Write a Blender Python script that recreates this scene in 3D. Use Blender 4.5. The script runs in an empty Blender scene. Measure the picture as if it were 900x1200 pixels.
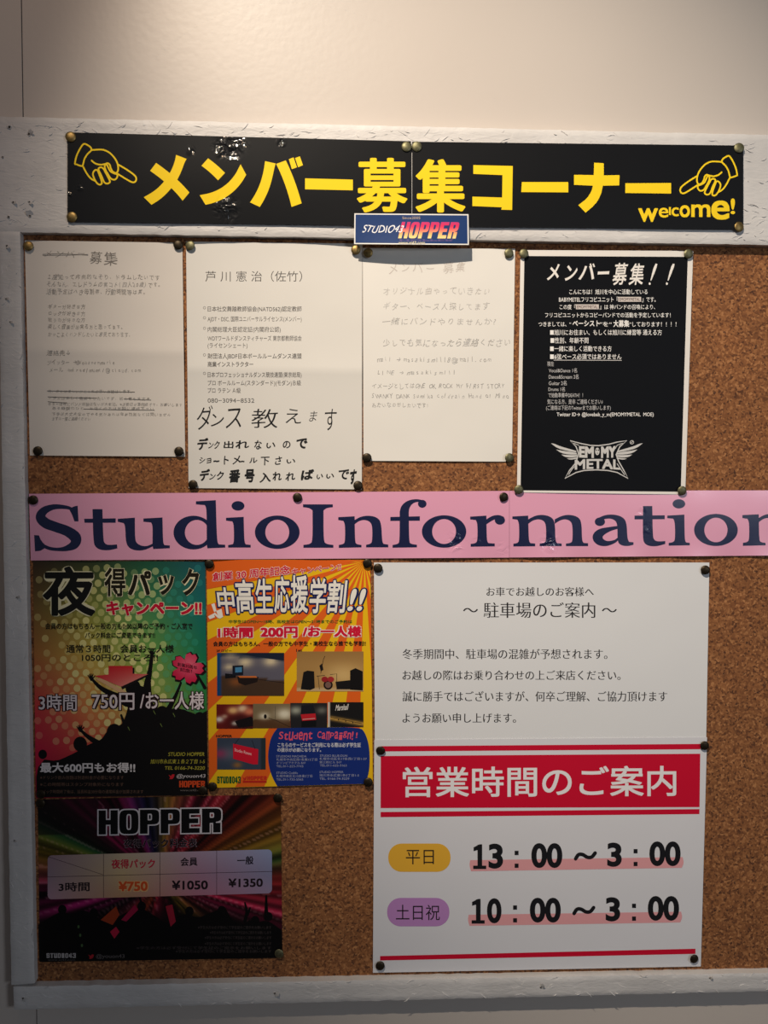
import bpy, bmesh, math, random
import numpy as np
from mathutils import Vector, Matrix, noise
from mathutils.geometry import tessellate_polygon

# ------------------------------------------------------------------ scene, camera, light
SC = bpy.context.scene
COL = bpy.context.collection
SC.view_settings.view_transform = 'Standard'
SC.view_settings.look = 'None'
SC.view_settings.gamma = 1.0
SC.view_settings.use_curve_mapping = False
SC.view_settings.exposure = 0.0

F = 29.0 / 36.0 * 1200.0            # focal length in pixels of a 900 x 1200 frame
S = 0.0011                          # metres per pixel at the middle of the wall
YAW, PITCH, ROLL = math.radians(2.45), math.radians(2.4), math.radians(0.22)
fwd = Vector((math.sin(YAW) * math.cos(PITCH), math.cos(YAW) * math.cos(PITCH), -math.sin(PITCH)))
rgt = Vector((math.cos(YAW), -math.sin(YAW), 0))
upv = rgt.cross(fwd)
rgt, upv = rgt * math.cos(ROLL) + upv * math.sin(ROLL), upv * math.cos(ROLL) - rgt * math.sin(ROLL)
CAM = Vector((0, 0, 1.5)) - fwd * (F * S)
cd = bpy.data.cameras.new('camera')
cd.sensor_fit = 'VERTICAL'; cd.sensor_height = 36; cd.sensor_width = 27; cd.lens = 29
cd.clip_start = 0.01
cam = bpy.data.objects.new('camera', cd); COL.objects.link(cam)
cam.matrix_world = Matrix(((rgt.x, upv.x, -fwd.x, CAM.x), (rgt.y, upv.y, -fwd.y, CAM.y),
                           (rgt.z, upv.z, -fwd.z, CAM.z), (0, 0, 0, 1)))
SC.camera = cam

def PN(px, py, h):
    """points of the plane h metres in front of the wall, for arrays of measured photo coordinates"""
    px = np.asarray(px, float); py = np.asarray(py, float)
    h = np.broadcast_to(np.asarray(h, float), px.shape)
    a = (px - 450) / F; b = (600 - py) / F
    d = a[:, None] * np.array(rgt) + b[:, None] * np.array(upv) + np.array(fwd)
    t = (-h - CAM.y) / d[:, 1]
    return np.array(CAM) + d * t[:, None]

def P(px, py, h):
    return Vector(PN([px], [py], h)[0])

w = bpy.data.worlds.new('world'); SC.world = w; w.use_nodes = True
bg = w.node_tree.nodes['Background']
bg.inputs[0].default_value = (0.75, 0.85, 1.0, 1); bg.inputs[1].default_value = 0.07

def spot(name, loc, target, power, color, size, blend, radius):
    l = bpy.data.lights.new(name, 'SPOT'); l.energy = power; l.color = color
    l.spot_size = math.radians(size); l.spot_blend = blend; l.shadow_soft_size = radius
    o = bpy.data.objects.new(name, l); COL.objects.link(o); o.location = loc
    o.rotation_euler = (Vector(target) - Vector(loc)).to_track_quat('-Z', 'Y').to_euler()
    return o

def area(name, loc, target, power, color, sx, sy):
    l = bpy.data.lights.new(name, 'AREA'); l.energy = power; l.color = color
    l.shape = 'RECTANGLE'; l.size = sx; l.size_y = sy
    o = bpy.data.objects.new(name, l); COL.objects.link(o); o.location = loc
    o.rotation_euler = (Vector(target) - Vector(loc)).to_track_quat('-Z', 'Y').to_euler()
    return o

LW = P(-64, -1158, 0)
spot('ceiling_spot', (LW.x, -1.5, LW.z), P(635, 455, 0), 262, (1.0, 0.88, 0.72), 36, 1.0, 0.022)
LV = P(60, -438, 0)
spot('warm_wall_spot', (LV.x, -0.8, LV.z), P(200, 200, 0), 5.4, (1.0, 0.64, 0.38), 74, 1.0, 0.03)
area('room_daylight', (1.75, -2.6, 1.98), (0.3, 0, 1.1), 14, (0.82, 0.90, 1.0), 0.5, 0.5)

# ------------------------------------------------------------------ helpers
def lin(c):
    return tuple(((v / 255) / 12.92 if v / 255 <= 0.04045 else ((v / 255 + 0.055) / 1.055) ** 2.4) for v in c[:3])

def newmat(name):
    m = bpy.data.materials.new(name); m.use_nodes = True
    nt = m.node_tree
    return m, nt, nt.nodes['Principled BSDF']

def node(nt, kind, **kw):
    n = nt.nodes.new(kind)
    for k, v in kw.items():
        if k.startswith('i_'):
            n.inputs[k[2:].replace('_', ' ')].default_value = v
        else:
            setattr(n, k, v)
    return n

def tag(o, label=None, cat=None, group=None, kind=None):
    if label: o['label'] = label
    if cat: o['category'] = cat
    if group: o['group'] = group
    if kind: o['kind'] = kind
    return o

def link_mesh(name, verts, faces, mats, parent=None, cols=None, loc=None, smooth=False, midx=None):
    me = bpy.data.meshes.new(name)
    me.from_pydata([tuple(v) for v in verts], [], faces)
    for m in (mats if isinstance(mats, (list, tuple)) else [mats]):
        me.materials.append(m)
    if midx: me.polygons.foreach_set('material_index', midx)
    if cols is not None:
        a = me.color_attributes.new('Col', 'FLOAT_COLOR', 'POINT')
        arr = np.ones((len(verts), 4), dtype=np.float32); arr[:, :3] = np.array(cols, dtype=np.float32)
        a.data.foreach_set('color', arr.ravel())
    if smooth:
        me.polygons.foreach_set('use_smooth', [True] * len(me.polygons))
    me.update()
    o = bpy.data.objects.new(name, me); COL.objects.link(o)
    if parent: o.parent = parent
    if loc is not None: o.location = loc
    return o

# ------------------------------------------------------------------ materials
def ramp(nt, stops):
    r = nt.nodes.new('ShaderNodeValToRGB')
    e = r.color_ramp.elements
    while len(e) < len(stops): e.new(0.5)
    for k, (p, c) in zip(e, stops):
        k.position = p; k.color = (*lin(c), 1)
    return r

def mat_wall():
    m, nt, b = newmat('painted_wall')
    tc = node(nt, 'ShaderNodeTexCoord')
    n = node(nt, 'ShaderNodeTexNoise', i_Scale=1.6, i_Detail=4.0)
    r = ramp(nt, [(0.3, (194, 184, 176)), (0.7, (202, 192, 184))])
    nt.links.new(tc.outputs['Object'], n.inputs['Vector'])
    nt.links.new(n.outputs['Fac'], r.inputs[0]); nt.links.new(r.outputs[0], b.inputs['Base Color'])
    n2 = node(nt, 'ShaderNodeTexNoise', i_Scale=120.0, i_Detail=2.0, i_Roughness=0.4)
    nt.links.new(tc.outputs['Object'], n2.inputs['Vector'])
    bp = node(nt, 'ShaderNodeBump', i_Strength=0.25, i_Distance=0.0004)
    nt.links.new(n2.outputs['Fac'], bp.inputs['Height']); nt.links.new(bp.outputs[0], b.inputs['Normal'])
    b.inputs['Roughness'].default_value = 0.36
    return m

def mat_paint(name, c1, c2):
    m, nt, b = newmat(name)
    tc = node(nt, 'ShaderNodeTexCoord')
    n = node(nt, 'ShaderNodeTexNoise', i_Scale=14.0, i_Detail=6.0, i_Roughness=0.6)
    r = ramp(nt, [(0.3, c1), (0.72, c2)])
    nt.links.new(tc.outputs['Object'], n.inputs['Vector'])
    nt.links.new(n.outputs['Fac'], r.inputs[0]); nt.links.new(r.outputs[0], b.inputs['Base Color'])
    # brushed, lumpy emulsion
    mp = node(nt, 'ShaderNodeMapping'); mp.inputs['Scale'].default_value = (22, 22, 60)
    mp.inputs['Rotation'].default_value = (0, 0.55, 0)
    n2 = node(nt, 'ShaderNodeTexNoise', i_Scale=2.2, i_Detail=5.0, i_Roughness=0.55, i_Distortion=1.3)
    nt.links.new(tc.outputs['Object'], mp.inputs[0]); nt.links.new(mp.outputs[0], n2.inputs['Vector'])
    bp = node(nt, 'ShaderNodeBump', i_Strength=0.6, i_Distance=0.0012)
    nt.links.new(n2.outputs['Fac'], bp.inputs['Height']); nt.links.new(bp.outputs[0], b.inputs['Normal'])
    b.inputs['Roughness'].default_value = 0.5
    return m

def mat_cork():
    m, nt, b = newmat('cork')
    tc = node(nt, 'ShaderNodeTexCoord')
    dn = node(nt, 'ShaderNodeTexNoise', i_Scale=140.0, i_Detail=2.0)
    mx = node(nt, 'ShaderNodeVectorMath', operation='MULTIPLY_ADD')
    mx.inputs[1].default_value = (0.005, 0.005, 0.005)
    nt.links.new(tc.outputs['Object'], dn.inputs['Vector'])
    nt.links.new(dn.outputs['Color'], mx.inputs[0]); nt.links.new(tc.outputs['Object'], mx.inputs[2])
    v = node(nt, 'ShaderNodeTexVoronoi', i_Scale=400.0)
    nt.links.new(mx.outputs[0], v.inputs['Vector'])
    sep = node(nt, 'ShaderNodeSeparateColor'); nt.links.new(v.outputs['Color'], sep.inputs[0])
    r = ramp(nt, [(0.0, (82, 45, 21)), (0.2, (118, 71, 37)), (0.5, (133, 83, 45)), (0.8, (147, 95, 54)), (1.0, (171, 117, 72))])
    nt.links.new(sep.outputs[0], r.inputs[0])
    # dark bark flecks
    n3 = node(nt, 'ShaderNodeTexNoise', i_Scale=215.0, i_Detail=2.0, i_Roughness=0.6)
    nt.links.new(tc.outputs['Object'], n3.inputs['Vector'])
    r3 = node(nt, 'ShaderNodeMapRange'); r3.inputs[1].default_value = 0.63; r3.inputs[2].default_value = 0.69
    nt.links.new(n3.outputs['Fac'], r3.inputs[0])
    n4 = node(nt, 'ShaderNodeTexNoise', i_Scale=24.0, i_Detail=3.0)
    nt.links.new(tc.outputs['Object'], n4.inputs['Vector'])
    mxx = node(nt, 'ShaderNodeMix', data_type='RGBA'); mxx.inputs[7].default_value = (*lin((70, 38, 20)), 1)
    nt.links.new(r3.outputs[0], mxx.inputs[0]); nt.links.new(r.outputs[0], mxx.inputs[6])
    hs = node(nt, 'ShaderNodeHueSaturation')
    mr = node(nt, 'ShaderNodeMapRange'); mr.inputs[3].default_value = 0.8; mr.inputs[4].default_value = 1.2
    nt.links.new(n4.outputs['Fac'], mr.inputs[0]); nt.links.new(mr.outputs[0], hs.inputs['Value'])
    nt.links.new(mxx.outputs[2], hs.inputs['Color']); nt.links.new(hs.outputs[0], b.inputs['Base Color'])
    bp = node(nt, 'ShaderNodeBump', i_Strength=0.6, i_Distance=0.0012)
    nt.links.new(sep.outputs[1], bp.inputs['Height']); nt.links.new(bp.outputs[0], b.inputs['Normal'])
    b.inputs['Roughness'].default_value = 0.85
    return m

def mat_print(name, rough, coat=0.0, wave=0.0, crinkles=(), spec=0.5, coatr=0.05):
    """sheet material: the printed colour comes from the mesh, gloss and crinkles from here"""
    m, nt, b = newmat(name)
    at = node(nt, 'ShaderNodeAttribute', attribute_name='Col')
    nt.links.new(at.outputs['Color'], b.inputs['Base Color'])
    b.inputs['Roughness'].default_value = rough
    b.inputs['Specular IOR Level'].default_value = spec
    b.inputs['Coat Weight'].default_value = coat
    b.inputs['Coat Roughness'].default_value = coatr
    geo = node(nt, 'ShaderNodeNewGeometry')
    prev = None
    if wave > 0:
        n = node(nt, 'ShaderNodeTexNoise', i_Scale=9.0, i_Detail=1.5)
        nt.links.new(geo.outputs['Position'], n.inputs['Vector'])
        bp = node(nt, 'ShaderNodeBump', i_Strength=1.0, i_Distance=wave)
        nt.links.new(n.outputs['Fac'], bp.inputs['Height']); prev = bp
    if crinkles:
        acc = None
        for (x, y, r) in crinkles:
            c = P(x, y, 0.02)
            d = node(nt, 'ShaderNodeVectorMath', operation='DISTANCE'); d.inputs[1].default_value = tuple(c)
            nt.links.new(geo.outputs['Position'], d.inputs[0])
            mr = node(nt, 'ShaderNodeMapRange', interpolation_type='SMOOTHSTEP')
            mr.inputs[1].default_value = 0; mr.inputs[2].default_value = r * S
            mr.inputs[3].default_value = 1; mr.inputs[4].default_value = 0
            nt.links.new(d.outputs['Value'], mr.inputs[0])
            if acc is None: acc = mr.outputs[0]
            else:
                mm = node(nt, 'ShaderNodeMath', operation='MAXIMUM')
                nt.links.new(acc, mm.inputs[0]); nt.links.new(mr.outputs[0], mm.inputs[1]); acc = mm.outputs[0]
        n = node(nt, 'ShaderNodeTexNoise', i_Scale=55.0, i_Detail=3.0, i_Distortion=1.2)
        nt.links.new(geo.outputs['Position'], n.inputs['Vector'])
        ml = node(nt, 'ShaderNodeMath', operation='MULTIPLY')
        sb = node(nt, 'ShaderNodeMath', operation='SUBTRACT'); sb.inputs[1].default_value = 0.5
        nt.links.new(n.outputs['Fac'], sb.inputs[0]); nt.links.new(acc, ml.inputs[0]); nt.links.new(sb.outputs[0], ml.inputs[1])
        bp = node(nt, 'ShaderNodeBump', i_Strength=1.0, i_Distance=0.0085)
        nt.links.new(ml.outputs[0], bp.inputs['Height'])
        if prev: nt.links.new(prev.outputs[0], bp.inputs['Normal'])
        prev = bp
    if prev:
        nt.links.new(prev.outputs[0], b.inputs['Normal'])
        if coat: nt.links.new(prev.outputs[0], b.inputs['Coat Normal'])
    return m

def mat_plain(name, c, rough=0.5, metal=0.0):
    m, nt, b = newmat(name)
    tc = node(nt, 'ShaderNodeTexCoord')
    n = node(nt, 'ShaderNodeTexNoise', i_Scale=400.0, i_Detail=3.0)
    nt.links.new(tc.outputs['Object'], n.inputs['Vector'])
    r = ramp(nt, [(0.3, tuple(v * 0.72 for v in c)), (0.7, c)])
    nt.links.new(n.outputs['Fac'], r.inputs[0]); nt.links.new(r.outputs[0], b.inputs['Base Color'])
    b.inputs['Roughness'].default_value = rough; b.inputs['Metallic'].default_value = metal
    return m

M_WALL = mat_wall()
M_PAINT = mat_paint('white_emulsion', (196, 192, 190), (214, 210, 208))
M_CORK = mat_cork()
M_BARE = mat_plain('dark_hole', (48, 40, 34), 0.8)
M_BRASS = [mat_plain('aged_brass', (160, 134, 84), 0.46, 0.9), mat_plain('green_brass', (128, 124, 94), 0.5, 0.8),
           mat_plain('shaded_brass', (62, 52, 38), 0.45, 0.8)]  # darker copy of the brass: dim light and dark reflections put into its colour
M_STEEL = mat_plain('pin_steel', (190, 190, 190), 0.3, 1.0)
M_FLOOR = mat_plain('floor_vinyl', (140, 120, 100), 0.5)
PAPER = mat_print('matte_paper', 0.72, wave=0.0022, spec=0.3)
PAPER2 = mat_print('smooth_paper', 0.55, wave=0.0012, spec=0.1)
GLOSSY = mat_print('glossy_print', 0.5, coat=0.15, wave=0.0010, coatr=0.12, spec=0.15)
LAMINATE = mat_print('black_laminate', 0.5, coat=1.0, wave=0.0012, coatr=0.075, spec=0.1,
                     crinkles=((262, 174, 17), (276, 170, 20), (272, 180, 15), (266, 246, 20), (262, 251, 12),
                               (95, 221, 6), (81, 229, 6), (224, 178, 8), (330, 168, 8)))
PINKLAM = mat_print('pink_laminate', 0.32, coat=0.7, wave=0.0016, coatr=0.10,
                    crinkles=((535, 636, 18), (560, 634, 12), (590, 646, 16), (645, 638, 18), (700, 580, 10),
                              (755, 600, 12), (762, 620, 12)))

# ------------------------------------------------------------------ printed sheets
_cache = {}
def glyphs(s, bold=0.0, res=3):
    k = (s, bold, res)
    if k not in _cache:
        c = bpy.data.curves.new('t', 'FONT'); c.body = s; c.size = 1; c.offset = bold; c.resolution_u = res
        o = bpy.data.objects.new('t', c); COL.objects.link(o)
        me = o.to_mesh()
        v = np.array([tuple(p.co)[:2] for p in me.vertices]).reshape(-1, 2)
        f = []
        for p in me.polygons:
            q = list(p.vertices)
            for i in range(1, len(q) - 1): f.append((q[0], q[i], q[i + 1]))
        o.to_mesh_clear(); bpy.data.objects.remove(o); bpy.data.curves.remove(c)
        _cache[k] = (v, f)
    return _cache[k]

def smooth_poly(pts, it=2, lim=50):
    for _ in range(it):
        out = []
        n = len(pts)
        for i in range(n):
            a, b, c = Vector(pts[i - 1]), Vector(pts[i]), Vector(pts[(i + 1) % n])
            d1, d2 = b - a, c - b
            if d1.length > 1e-6 and d2.length > 1e-6 and abs(math.degrees(d1.angle(d2))) < lim:
                out += [tuple(b - d1 * 0.25), tuple(b + d2 * 0.25)]
            else: out.append(tuple(b))
        pts = out
    return pts

def catmull(pts, n=5, closed=False):
    out = []
    m = len(pts)
    rng = range(m if closed else m - 1)
    for i in rng:
        if closed: p = [pts[(i + k - 1) % m] for k in range(4)]
        else: p = [pts[max(0, min(m - 1, i + k - 1))] for k in range(4)]
        for j in range(n):
            t = j / n
            out.append(tuple(0.5 * ((2 * b) + (-a + c) * t + (2 * a - 5 * b + 4 * c - d) * t * t + (-a + 3 * b - 3 * c + d) * t ** 3)
                             for a, b, c, d in zip(*p)))
    if not closed: out.append(tuple(pts[-1]))
    return out

LIFT = 0.00011
OWN = {'printed_lines': 'printed_line', 'handwriting': 'handwritten_line', 'table_lettering': 'table_lettering', 'day_lettering': 'day_lettering', 'black_lettering': 'caption',
       'small_lettering': 'small_lettering', 'highlight_bar': 'highlight_bar', 'bar_lettering': 'bar_lettering', 'panel_lettering': 'panel_line', 'contact_lettering': 'contact_line',
       'fine_print': 'fine_print', 'red_rule': 'red_rule', 'day_label': 'day_label', 'time_underline': 'time_underline', 'table_rule': 'table_rule', 'photo_lettering': 'photo_lettering'}
class Sheet:
    def __init__(s, name, label, cat, group, corners, h, mat, curve=None, base=(225, 222, 216), grid=(36, 44), maxlen=13, seed=0):
        s.c = [np.array(p, float) for p in corners]     # TL TR BR BL
        s.h = h; s.curve = curve; s.mat = mat; s.maxlen = maxlen if curve else 60
        s.parts = {}; s.order = []; s.rng = random.Random(seed + len(label))
        nx, ny = grid
        us, vs = np.meshgrid(np.linspace(0, 1, nx + 1), np.linspace(0, 1, ny + 1))
        us, vs = us.ravel(), vs.ravel()
        pts = s.uv(us, vs)
        hh = h + (curve(us, vs) if curve else 0 * us)
        w3 = PN(pts[:, 0], pts[:, 1], hh)
        s.cen = w3.mean(axis=0)
        # back face a hair behind: real thickness
        back = w3 + np.array([0, 0.00025, 0])
        n0 = len(w3)
        verts = np.vstack([w3, back]) - s.cen
        fs = []
        W = nx + 1
        for j in range(ny):
            for i in range(nx):
                a = j * W + i
                fs.append((a, a + W, a + W + 1, a + 1))
                fs.append((n0 + a, n0 + a + 1, n0 + a + W + 1, n0 + a + W))
        ring = [i for i in range(W)] + [j * W + nx for j in range(1, ny + 1)] + [ny * W + i for i in range(nx - 1, -1, -1)] + [j * W for j in range(ny - 1, 0, -1)]
        m0 = len(verts); verts = np.vstack([verts, verts[ring], verts[[r + n0 for r in ring]]]); q_ = len(ring)
        for i in range(q_): fs.append((m0 + i, m0 + (i + 1) % q_, m0 + q_ + (i + 1) % q_, m0 + q_ + i))
        if callable(base): cols = [lin(base(u, v)) for u, v in zip(us, vs)] * 2
        else: cols = [lin(base)] * (2 * n0)
        cols = cols + [cols[r] for r in ring] * 2
        s.o = link_mesh(name, verts, fs, mat, cols=cols, loc=s.cen, smooth=False)
        s.o.data.polygons.foreach_set('use_smooth', [i < 2 * nx * ny for i in range(len(fs))])
        tag(s.o, label, cat, group)
    def uv(s, u, v):
        u = np.asarray(u)[:, None]; v = np.asarray(v)[:, None]
        return (s.c[0] * (1 - u) + s.c[1] * u) * (1 - v) + (s.c[3] * (1 - u) + s.c[2] * u) * v
    def inv(s, x, y):
        u = np.full(len(x), .5); v = np.full(len(x), .5)
        for _ in range(3):
            xl = s.c[0][0] * (1 - v) + s.c[3][0] * v; xr = s.c[1][0] * (1 - v) + s.c[2][0] * v
            u = (x - xl) / (xr - xl)
            yt = s.c[0][1] * (1 - u) + s.c[1][1] * u; yb = s.c[3][1] * (1 - u) + s.c[2][1] * u
            v = (y - yt) / (yb - yt)
        return u, v
    def own(s, part):
        """lines of writing, labels and rules that stand apart are parts of their own"""
        if part in OWN:
            s.n = getattr(s, 'n', 0) + 1
            return OWN[part] + '#%d' % s.n
        return part
    def part(s, name):
        if name not in s.parts: s.parts[name] = ([], [], [], [])   # pts, layer, colour, tris
        return s.parts[name]
    def tris(s, part, pts, tris, col, layer=1, maxlen=None):
        vs, ls, cs, fs = s.part(part)
        pts = [tuple(p) for p in pts]
        ml = (maxlen or s.maxlen) ** 2
        out = []
        stack = list(tris)
        while stack:
            a, b, c = stack.pop()
            pa, pb, pc = pts[a], pts[b], pts[c]
            ab = (pa[0] - pb[0]) ** 2 + (pa[1] - pb[1]) ** 2
            bc = (pb[0] - pc[0]) ** 2 + (pb[1] - pc[1]) ** 2
            ca = (pc[0] - pa[0]) ** 2 + (pc[1] - pa[1]) ** 2
            m = max(ab, bc, ca)
            if m > ml:
                if m == bc: a, b, c = b, c, a
                elif m == ca: a, b, c = c, a, b
                pa, pb = pts[a], pts[b]
                k = len(pts); pts.append(((pa[0] + pb[0]) / 2, (pa[1] + pb[1]) / 2))
                stack += [(a, k, c), (k, b, c)]
            else: out.append((a, b, c))
        o = len(vs)
        s.k = (getattr(s, 'k', 0) + 1) % 30            # pieces that overlap never share one plane
        vs += pts; ls += [layer + s.k * 0.026] * len(pts)
        if callable(col): cs += [lin(col(*p)) for p in pts]
        else: cs += [lin(col)] * len(pts)
        for a, b, c in out:
            (ax, ay), (bx, by), (cx, cy) = pts[a], pts[b], pts[c]
            if (bx - ax) * (cy - ay) - (by - ay) * (cx - ax) > 0: b, c = c, b   # face the room
            fs.append((o + a, o + b, o + c))
    def poly(s, part, pts, col, layer=1, smooth=0, lim=50, maxlen=None):
        part = s.own(part)
        if smooth: pts = smooth_poly(pts, smooth, lim)
        t = tessellate_polygon([[Vector((p[0], p[1], 0)) for p in pts]])
        s.tris(part, pts, t, col, layer, maxlen)
    def rect(s, part, x0, y0, x1, y1, col, layer=1, dy=0, maxlen=None):
        k = dy
        s.poly(part, [(x0, y0), (x1, y0 + k), (x1, y1 + k), (x0, y1)], col, layer, maxlen=maxlen)
    def ell(s, part, cx, cy, rx, ry, col, layer=1, n=28):
        s.poly(part, [(cx + rx * math.cos(6.28318 * i / n), cy + ry * math.sin(6.28318 * i / n)) for i in range(n)], col, layer)
    def ring(s, part, cx, cy, rx, ry, cx2, cy2, rx2, ry2, col, layer=1, n=48):
        pts = []
        for i in range(n):
            a = 2 * math.pi * i / n
            pts += [(cx + rx * math.cos(a), cy + ry * math.sin(a)), (cx2 + rx2 * math.cos(a), cy2 + ry2 * math.sin(a))]
        tr = []
        for i in range(n):
            a, b, c, d = 2 * i, 2 * i + 1, (2 * i + 2) % (2 * n), (2 * i + 3) % (2 * n)
            tr += [(a, b, c), (b, d, c)]
        s.tris(part, pts, tr, col, layer)
    def stroke(s, part, pts, wd, col, layer=1, closed=False, n=4, sm=True):
        """pts (x, y) or (x, y, width)"""
        part = s.own(part)
        p = [tuple(q) if len(q) == 3 else (q[0], q[1], wd) for q in pts]
        if sm: p = catmull(p, n, closed)
        m = len(p); v = []
        for i in range(m):
            a = p[(i - 1) % m] if (closed or i > 0) else p[i]
            b = p[(i + 1) % m] if (closed or i < m - 1) else p[i]
            dx, dy = b[0] - a[0], b[1] - a[1]; L = math.hypot(dx, dy) or 1
            hw = max(p[i][2], 0.05) / 2
            v += [(p[i][0] - dy / L * hw, p[i][1] + dx / L * hw), (p[i][0] + dy / L * hw, p[i][1] - dx / L * hw)]
        tr = []
        for i in range(m if closed else m - 1):
            a, b, c, d = 2 * i, 2 * i + 1, (2 * i + 2) % (2 * m), (2 * i + 3) % (2 * m)
            tr += [(a, b, c), (b, d, c)]
        s.tris(part, v, tr, col, layer)
        if not closed:
            for q in (p[0], p[-1]): s.ell(part, q[0], q[1], q[2] / 2, q[2] / 2, col, layer, 8)
    def text(s, part, body, x0, yt, x1, yb, col, bold=0.0, layer=1, dy=0.0, skew=0.0, res=3, exact=False, wob=0.0, arc=None, maxlen=None, rnd=False):
        """type set into the box x0..x1, yt..yb; bold is the extra stroke weight in ems"""
        bx, by = bold if isinstance(bold, tuple) else (bold, bold)
        part = s.own(part)
        if yb - yt < 12 and bx > 0: bx, by = bx * .6, by * .6
        simple = all(c in 'メンハクキャッコナーHOPER0123456789 !' for c in body) and not rnd
        if simple and 0 < bx <= .08 and yb - yt > 9: v, f = glyphs(body, bx, res); bx = by = 0
        else: v, f = glyphs(body, min(bx, 0.0), res)
        if not len(v): return
        bx, by = max(bx, 0.0), max(by, 0.0)
        x, y = v[:, 0], v[:, 1]
        cjk = any(ord(c) > 0x2fff for c in body) and not exact
        ya, yz = (-0.085, 0.85) if cjk else (y.min(), y.max())
        ya -= by; yz += by; xa = x.min() - bx; xz = x.max() + bx
        H = yb - yt; ph = s.rng.random() * 9
        if bx <= 0: offs = [(0, 0)]
        else:
            offs = [(-bx, -by), (bx, -by), (bx, by), (-bx, by)]
            if H > 14: offs += [(0, -by), (0, by), (-bx, 0), (bx, 0)]
            if rnd or H > 40: offs = [(bx * math.cos(i * math.pi / 8), by * math.sin(i * math.pi / 8)) for i in range(16)]
            if bx > .035: offs += [(0, 0)]
            if bx > .07: offs += [(-bx / 2, -by / 2), (bx / 2, by / 2), (-bx / 2, by / 2), (bx / 2, -by / 2)]
        for ox, oy in offs:
            px = x0 + (x + ox - xa) / (xz - xa + 1e-9) * (x1 - x0)
            py = yb - (y + oy - ya) / (yz - ya) * H
            px = px + skew * (yb - py)
            py = py + dy * (px - x0) / max(1e-6, (x1 - x0))
            if wob:
                px = px + wob * np.sin(py / H * 4.1 + px / H * 1.7 + ph)
                py = py + wob * np.sin(px / H * 3.3 + ph * 2) + wob * 0.6 * np.sin(px / H * 1.1 + ph)
            if arc: py = py + arc(px)
            s.tris(part, list(zip(px, py)), f, col, layer, maxlen)
    def hand(s, part, body, x0, yt, x1, yb, col, bold=0.0, layer=1, dy=0.0, gap=0.12, jit=0.10, fade=0.0):
        """handwriting: each character sized, tilted and placed a little differently"""
        r = s.rng; part = s.own(part)
        adv = [(1.0 if ord(c) > 0x2fff else 0.62) + gap if c != ' ' else 0.6 for c in body]
        tot = sum(adv); k = (x1 - x0) / tot; x = x0; H = yb - yt
        for c, a in zip(body, adv):
            if c not in ' 　':
                wd = (a - gap) * k; sc = 1 + r.uniform(-jit, jit) * 1.5
                small = 0.8 if c in 'っゃゅょ、。ッャュョ' else 1
                cy = (yt + yb) / 2 + r.uniform(-jit, jit) * H * .8 + dy * (x - x0) / (x1 - x0)
                hh = H * sc * small
                v, f = glyphs(c, min(bold, 0), 3)
                if len(v):
                    cx = x + wd / 2; em = wd if ord(c) > 0x2fff else wd / 0.62
                    sk = r.uniform(-.12, .28); rot = r.uniform(-.08, .05)
                    gx = (v[:, 0] - (0.5 if ord(c) > 0x2fff else 0.29)) * em * sc
                    gy = -(v[:, 1] - (0.38 if ord(c) > 0x2fff else 0.33)) * hh * 1.05
                    ph = r.random() * 9
                    gx = gx - sk * gy; gy = gy + rot * gx
                    gx = gx + 0.04 * hh * np.sin(gy / hh * 6 + ph); gy = gy + 0.04 * hh * np.sin(gx / hh * 5 + ph)
                    cc = col
                    if fade:
                        q = r.random() * fade; cc = tuple(u * (1 - q) + 215 * q for u in col)
                    s.tris(part, list(zip(cx + gx, cy + gy)), f, cc, layer)
            x += a * k
    def finish(s):
        for key, (vs, ls, cs, fs) in s.parts.items():
            name = key.split('#')[0]
            x = np.array([p[0] for p in vs]); y = np.array([p[1] for p in vs])
            hh = s.h + LIFT * np.array(ls, float)
            if s.curve:
                u, v = s.inv(x, y); hh = hh + s.curve(np.clip(u, 0, 1), np.clip(v, 0, 1))
            link_mesh(name, PN(x, y, hh) - s.cen, fs, s.mat, parent=s.o, cols=cs)
        return s.o

def bilerp(grid, u, v):
    ny, nx = len(grid) - 1, len(grid[0]) - 1
    x = min(max(u, 0), .9999) * nx; y = min(max(v, 0), .9999) * ny
    i, j = int(x), int(y); fx, fy = x - i, y - j
    return tuple((grid[j][i][k] * (1 - fx) + grid[j][i + 1][k] * fx) * (1 - fy) + (grid[j + 1][i][k] * (1 - fx) + grid[j + 1][i + 1][k] * fx) * fy for k in range(3))
#@@STRUCT
# ------------------------------------------------------------------ wall and floor
FRONT, CORK = 0.020, 0.008

def slab(name, quad, h0, h1, mat, parent=None):
    """a flat board: quad = TL TR BR BL in photo coordinates measured on its front"""
    fr = [P(x, y, h1) for x, y in quad]
    bk = [Vector((p.x, -h0, p.z)) for p in fr]
    v = fr + bk
    f = [(0, 3, 2, 1), (4, 5, 6, 7), (0, 1, 5, 4), (1, 2, 6, 5), (2, 3, 7, 6), (3, 0, 4, 7)]
    return link_mesh(name, v, f, mat, parent)

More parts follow.
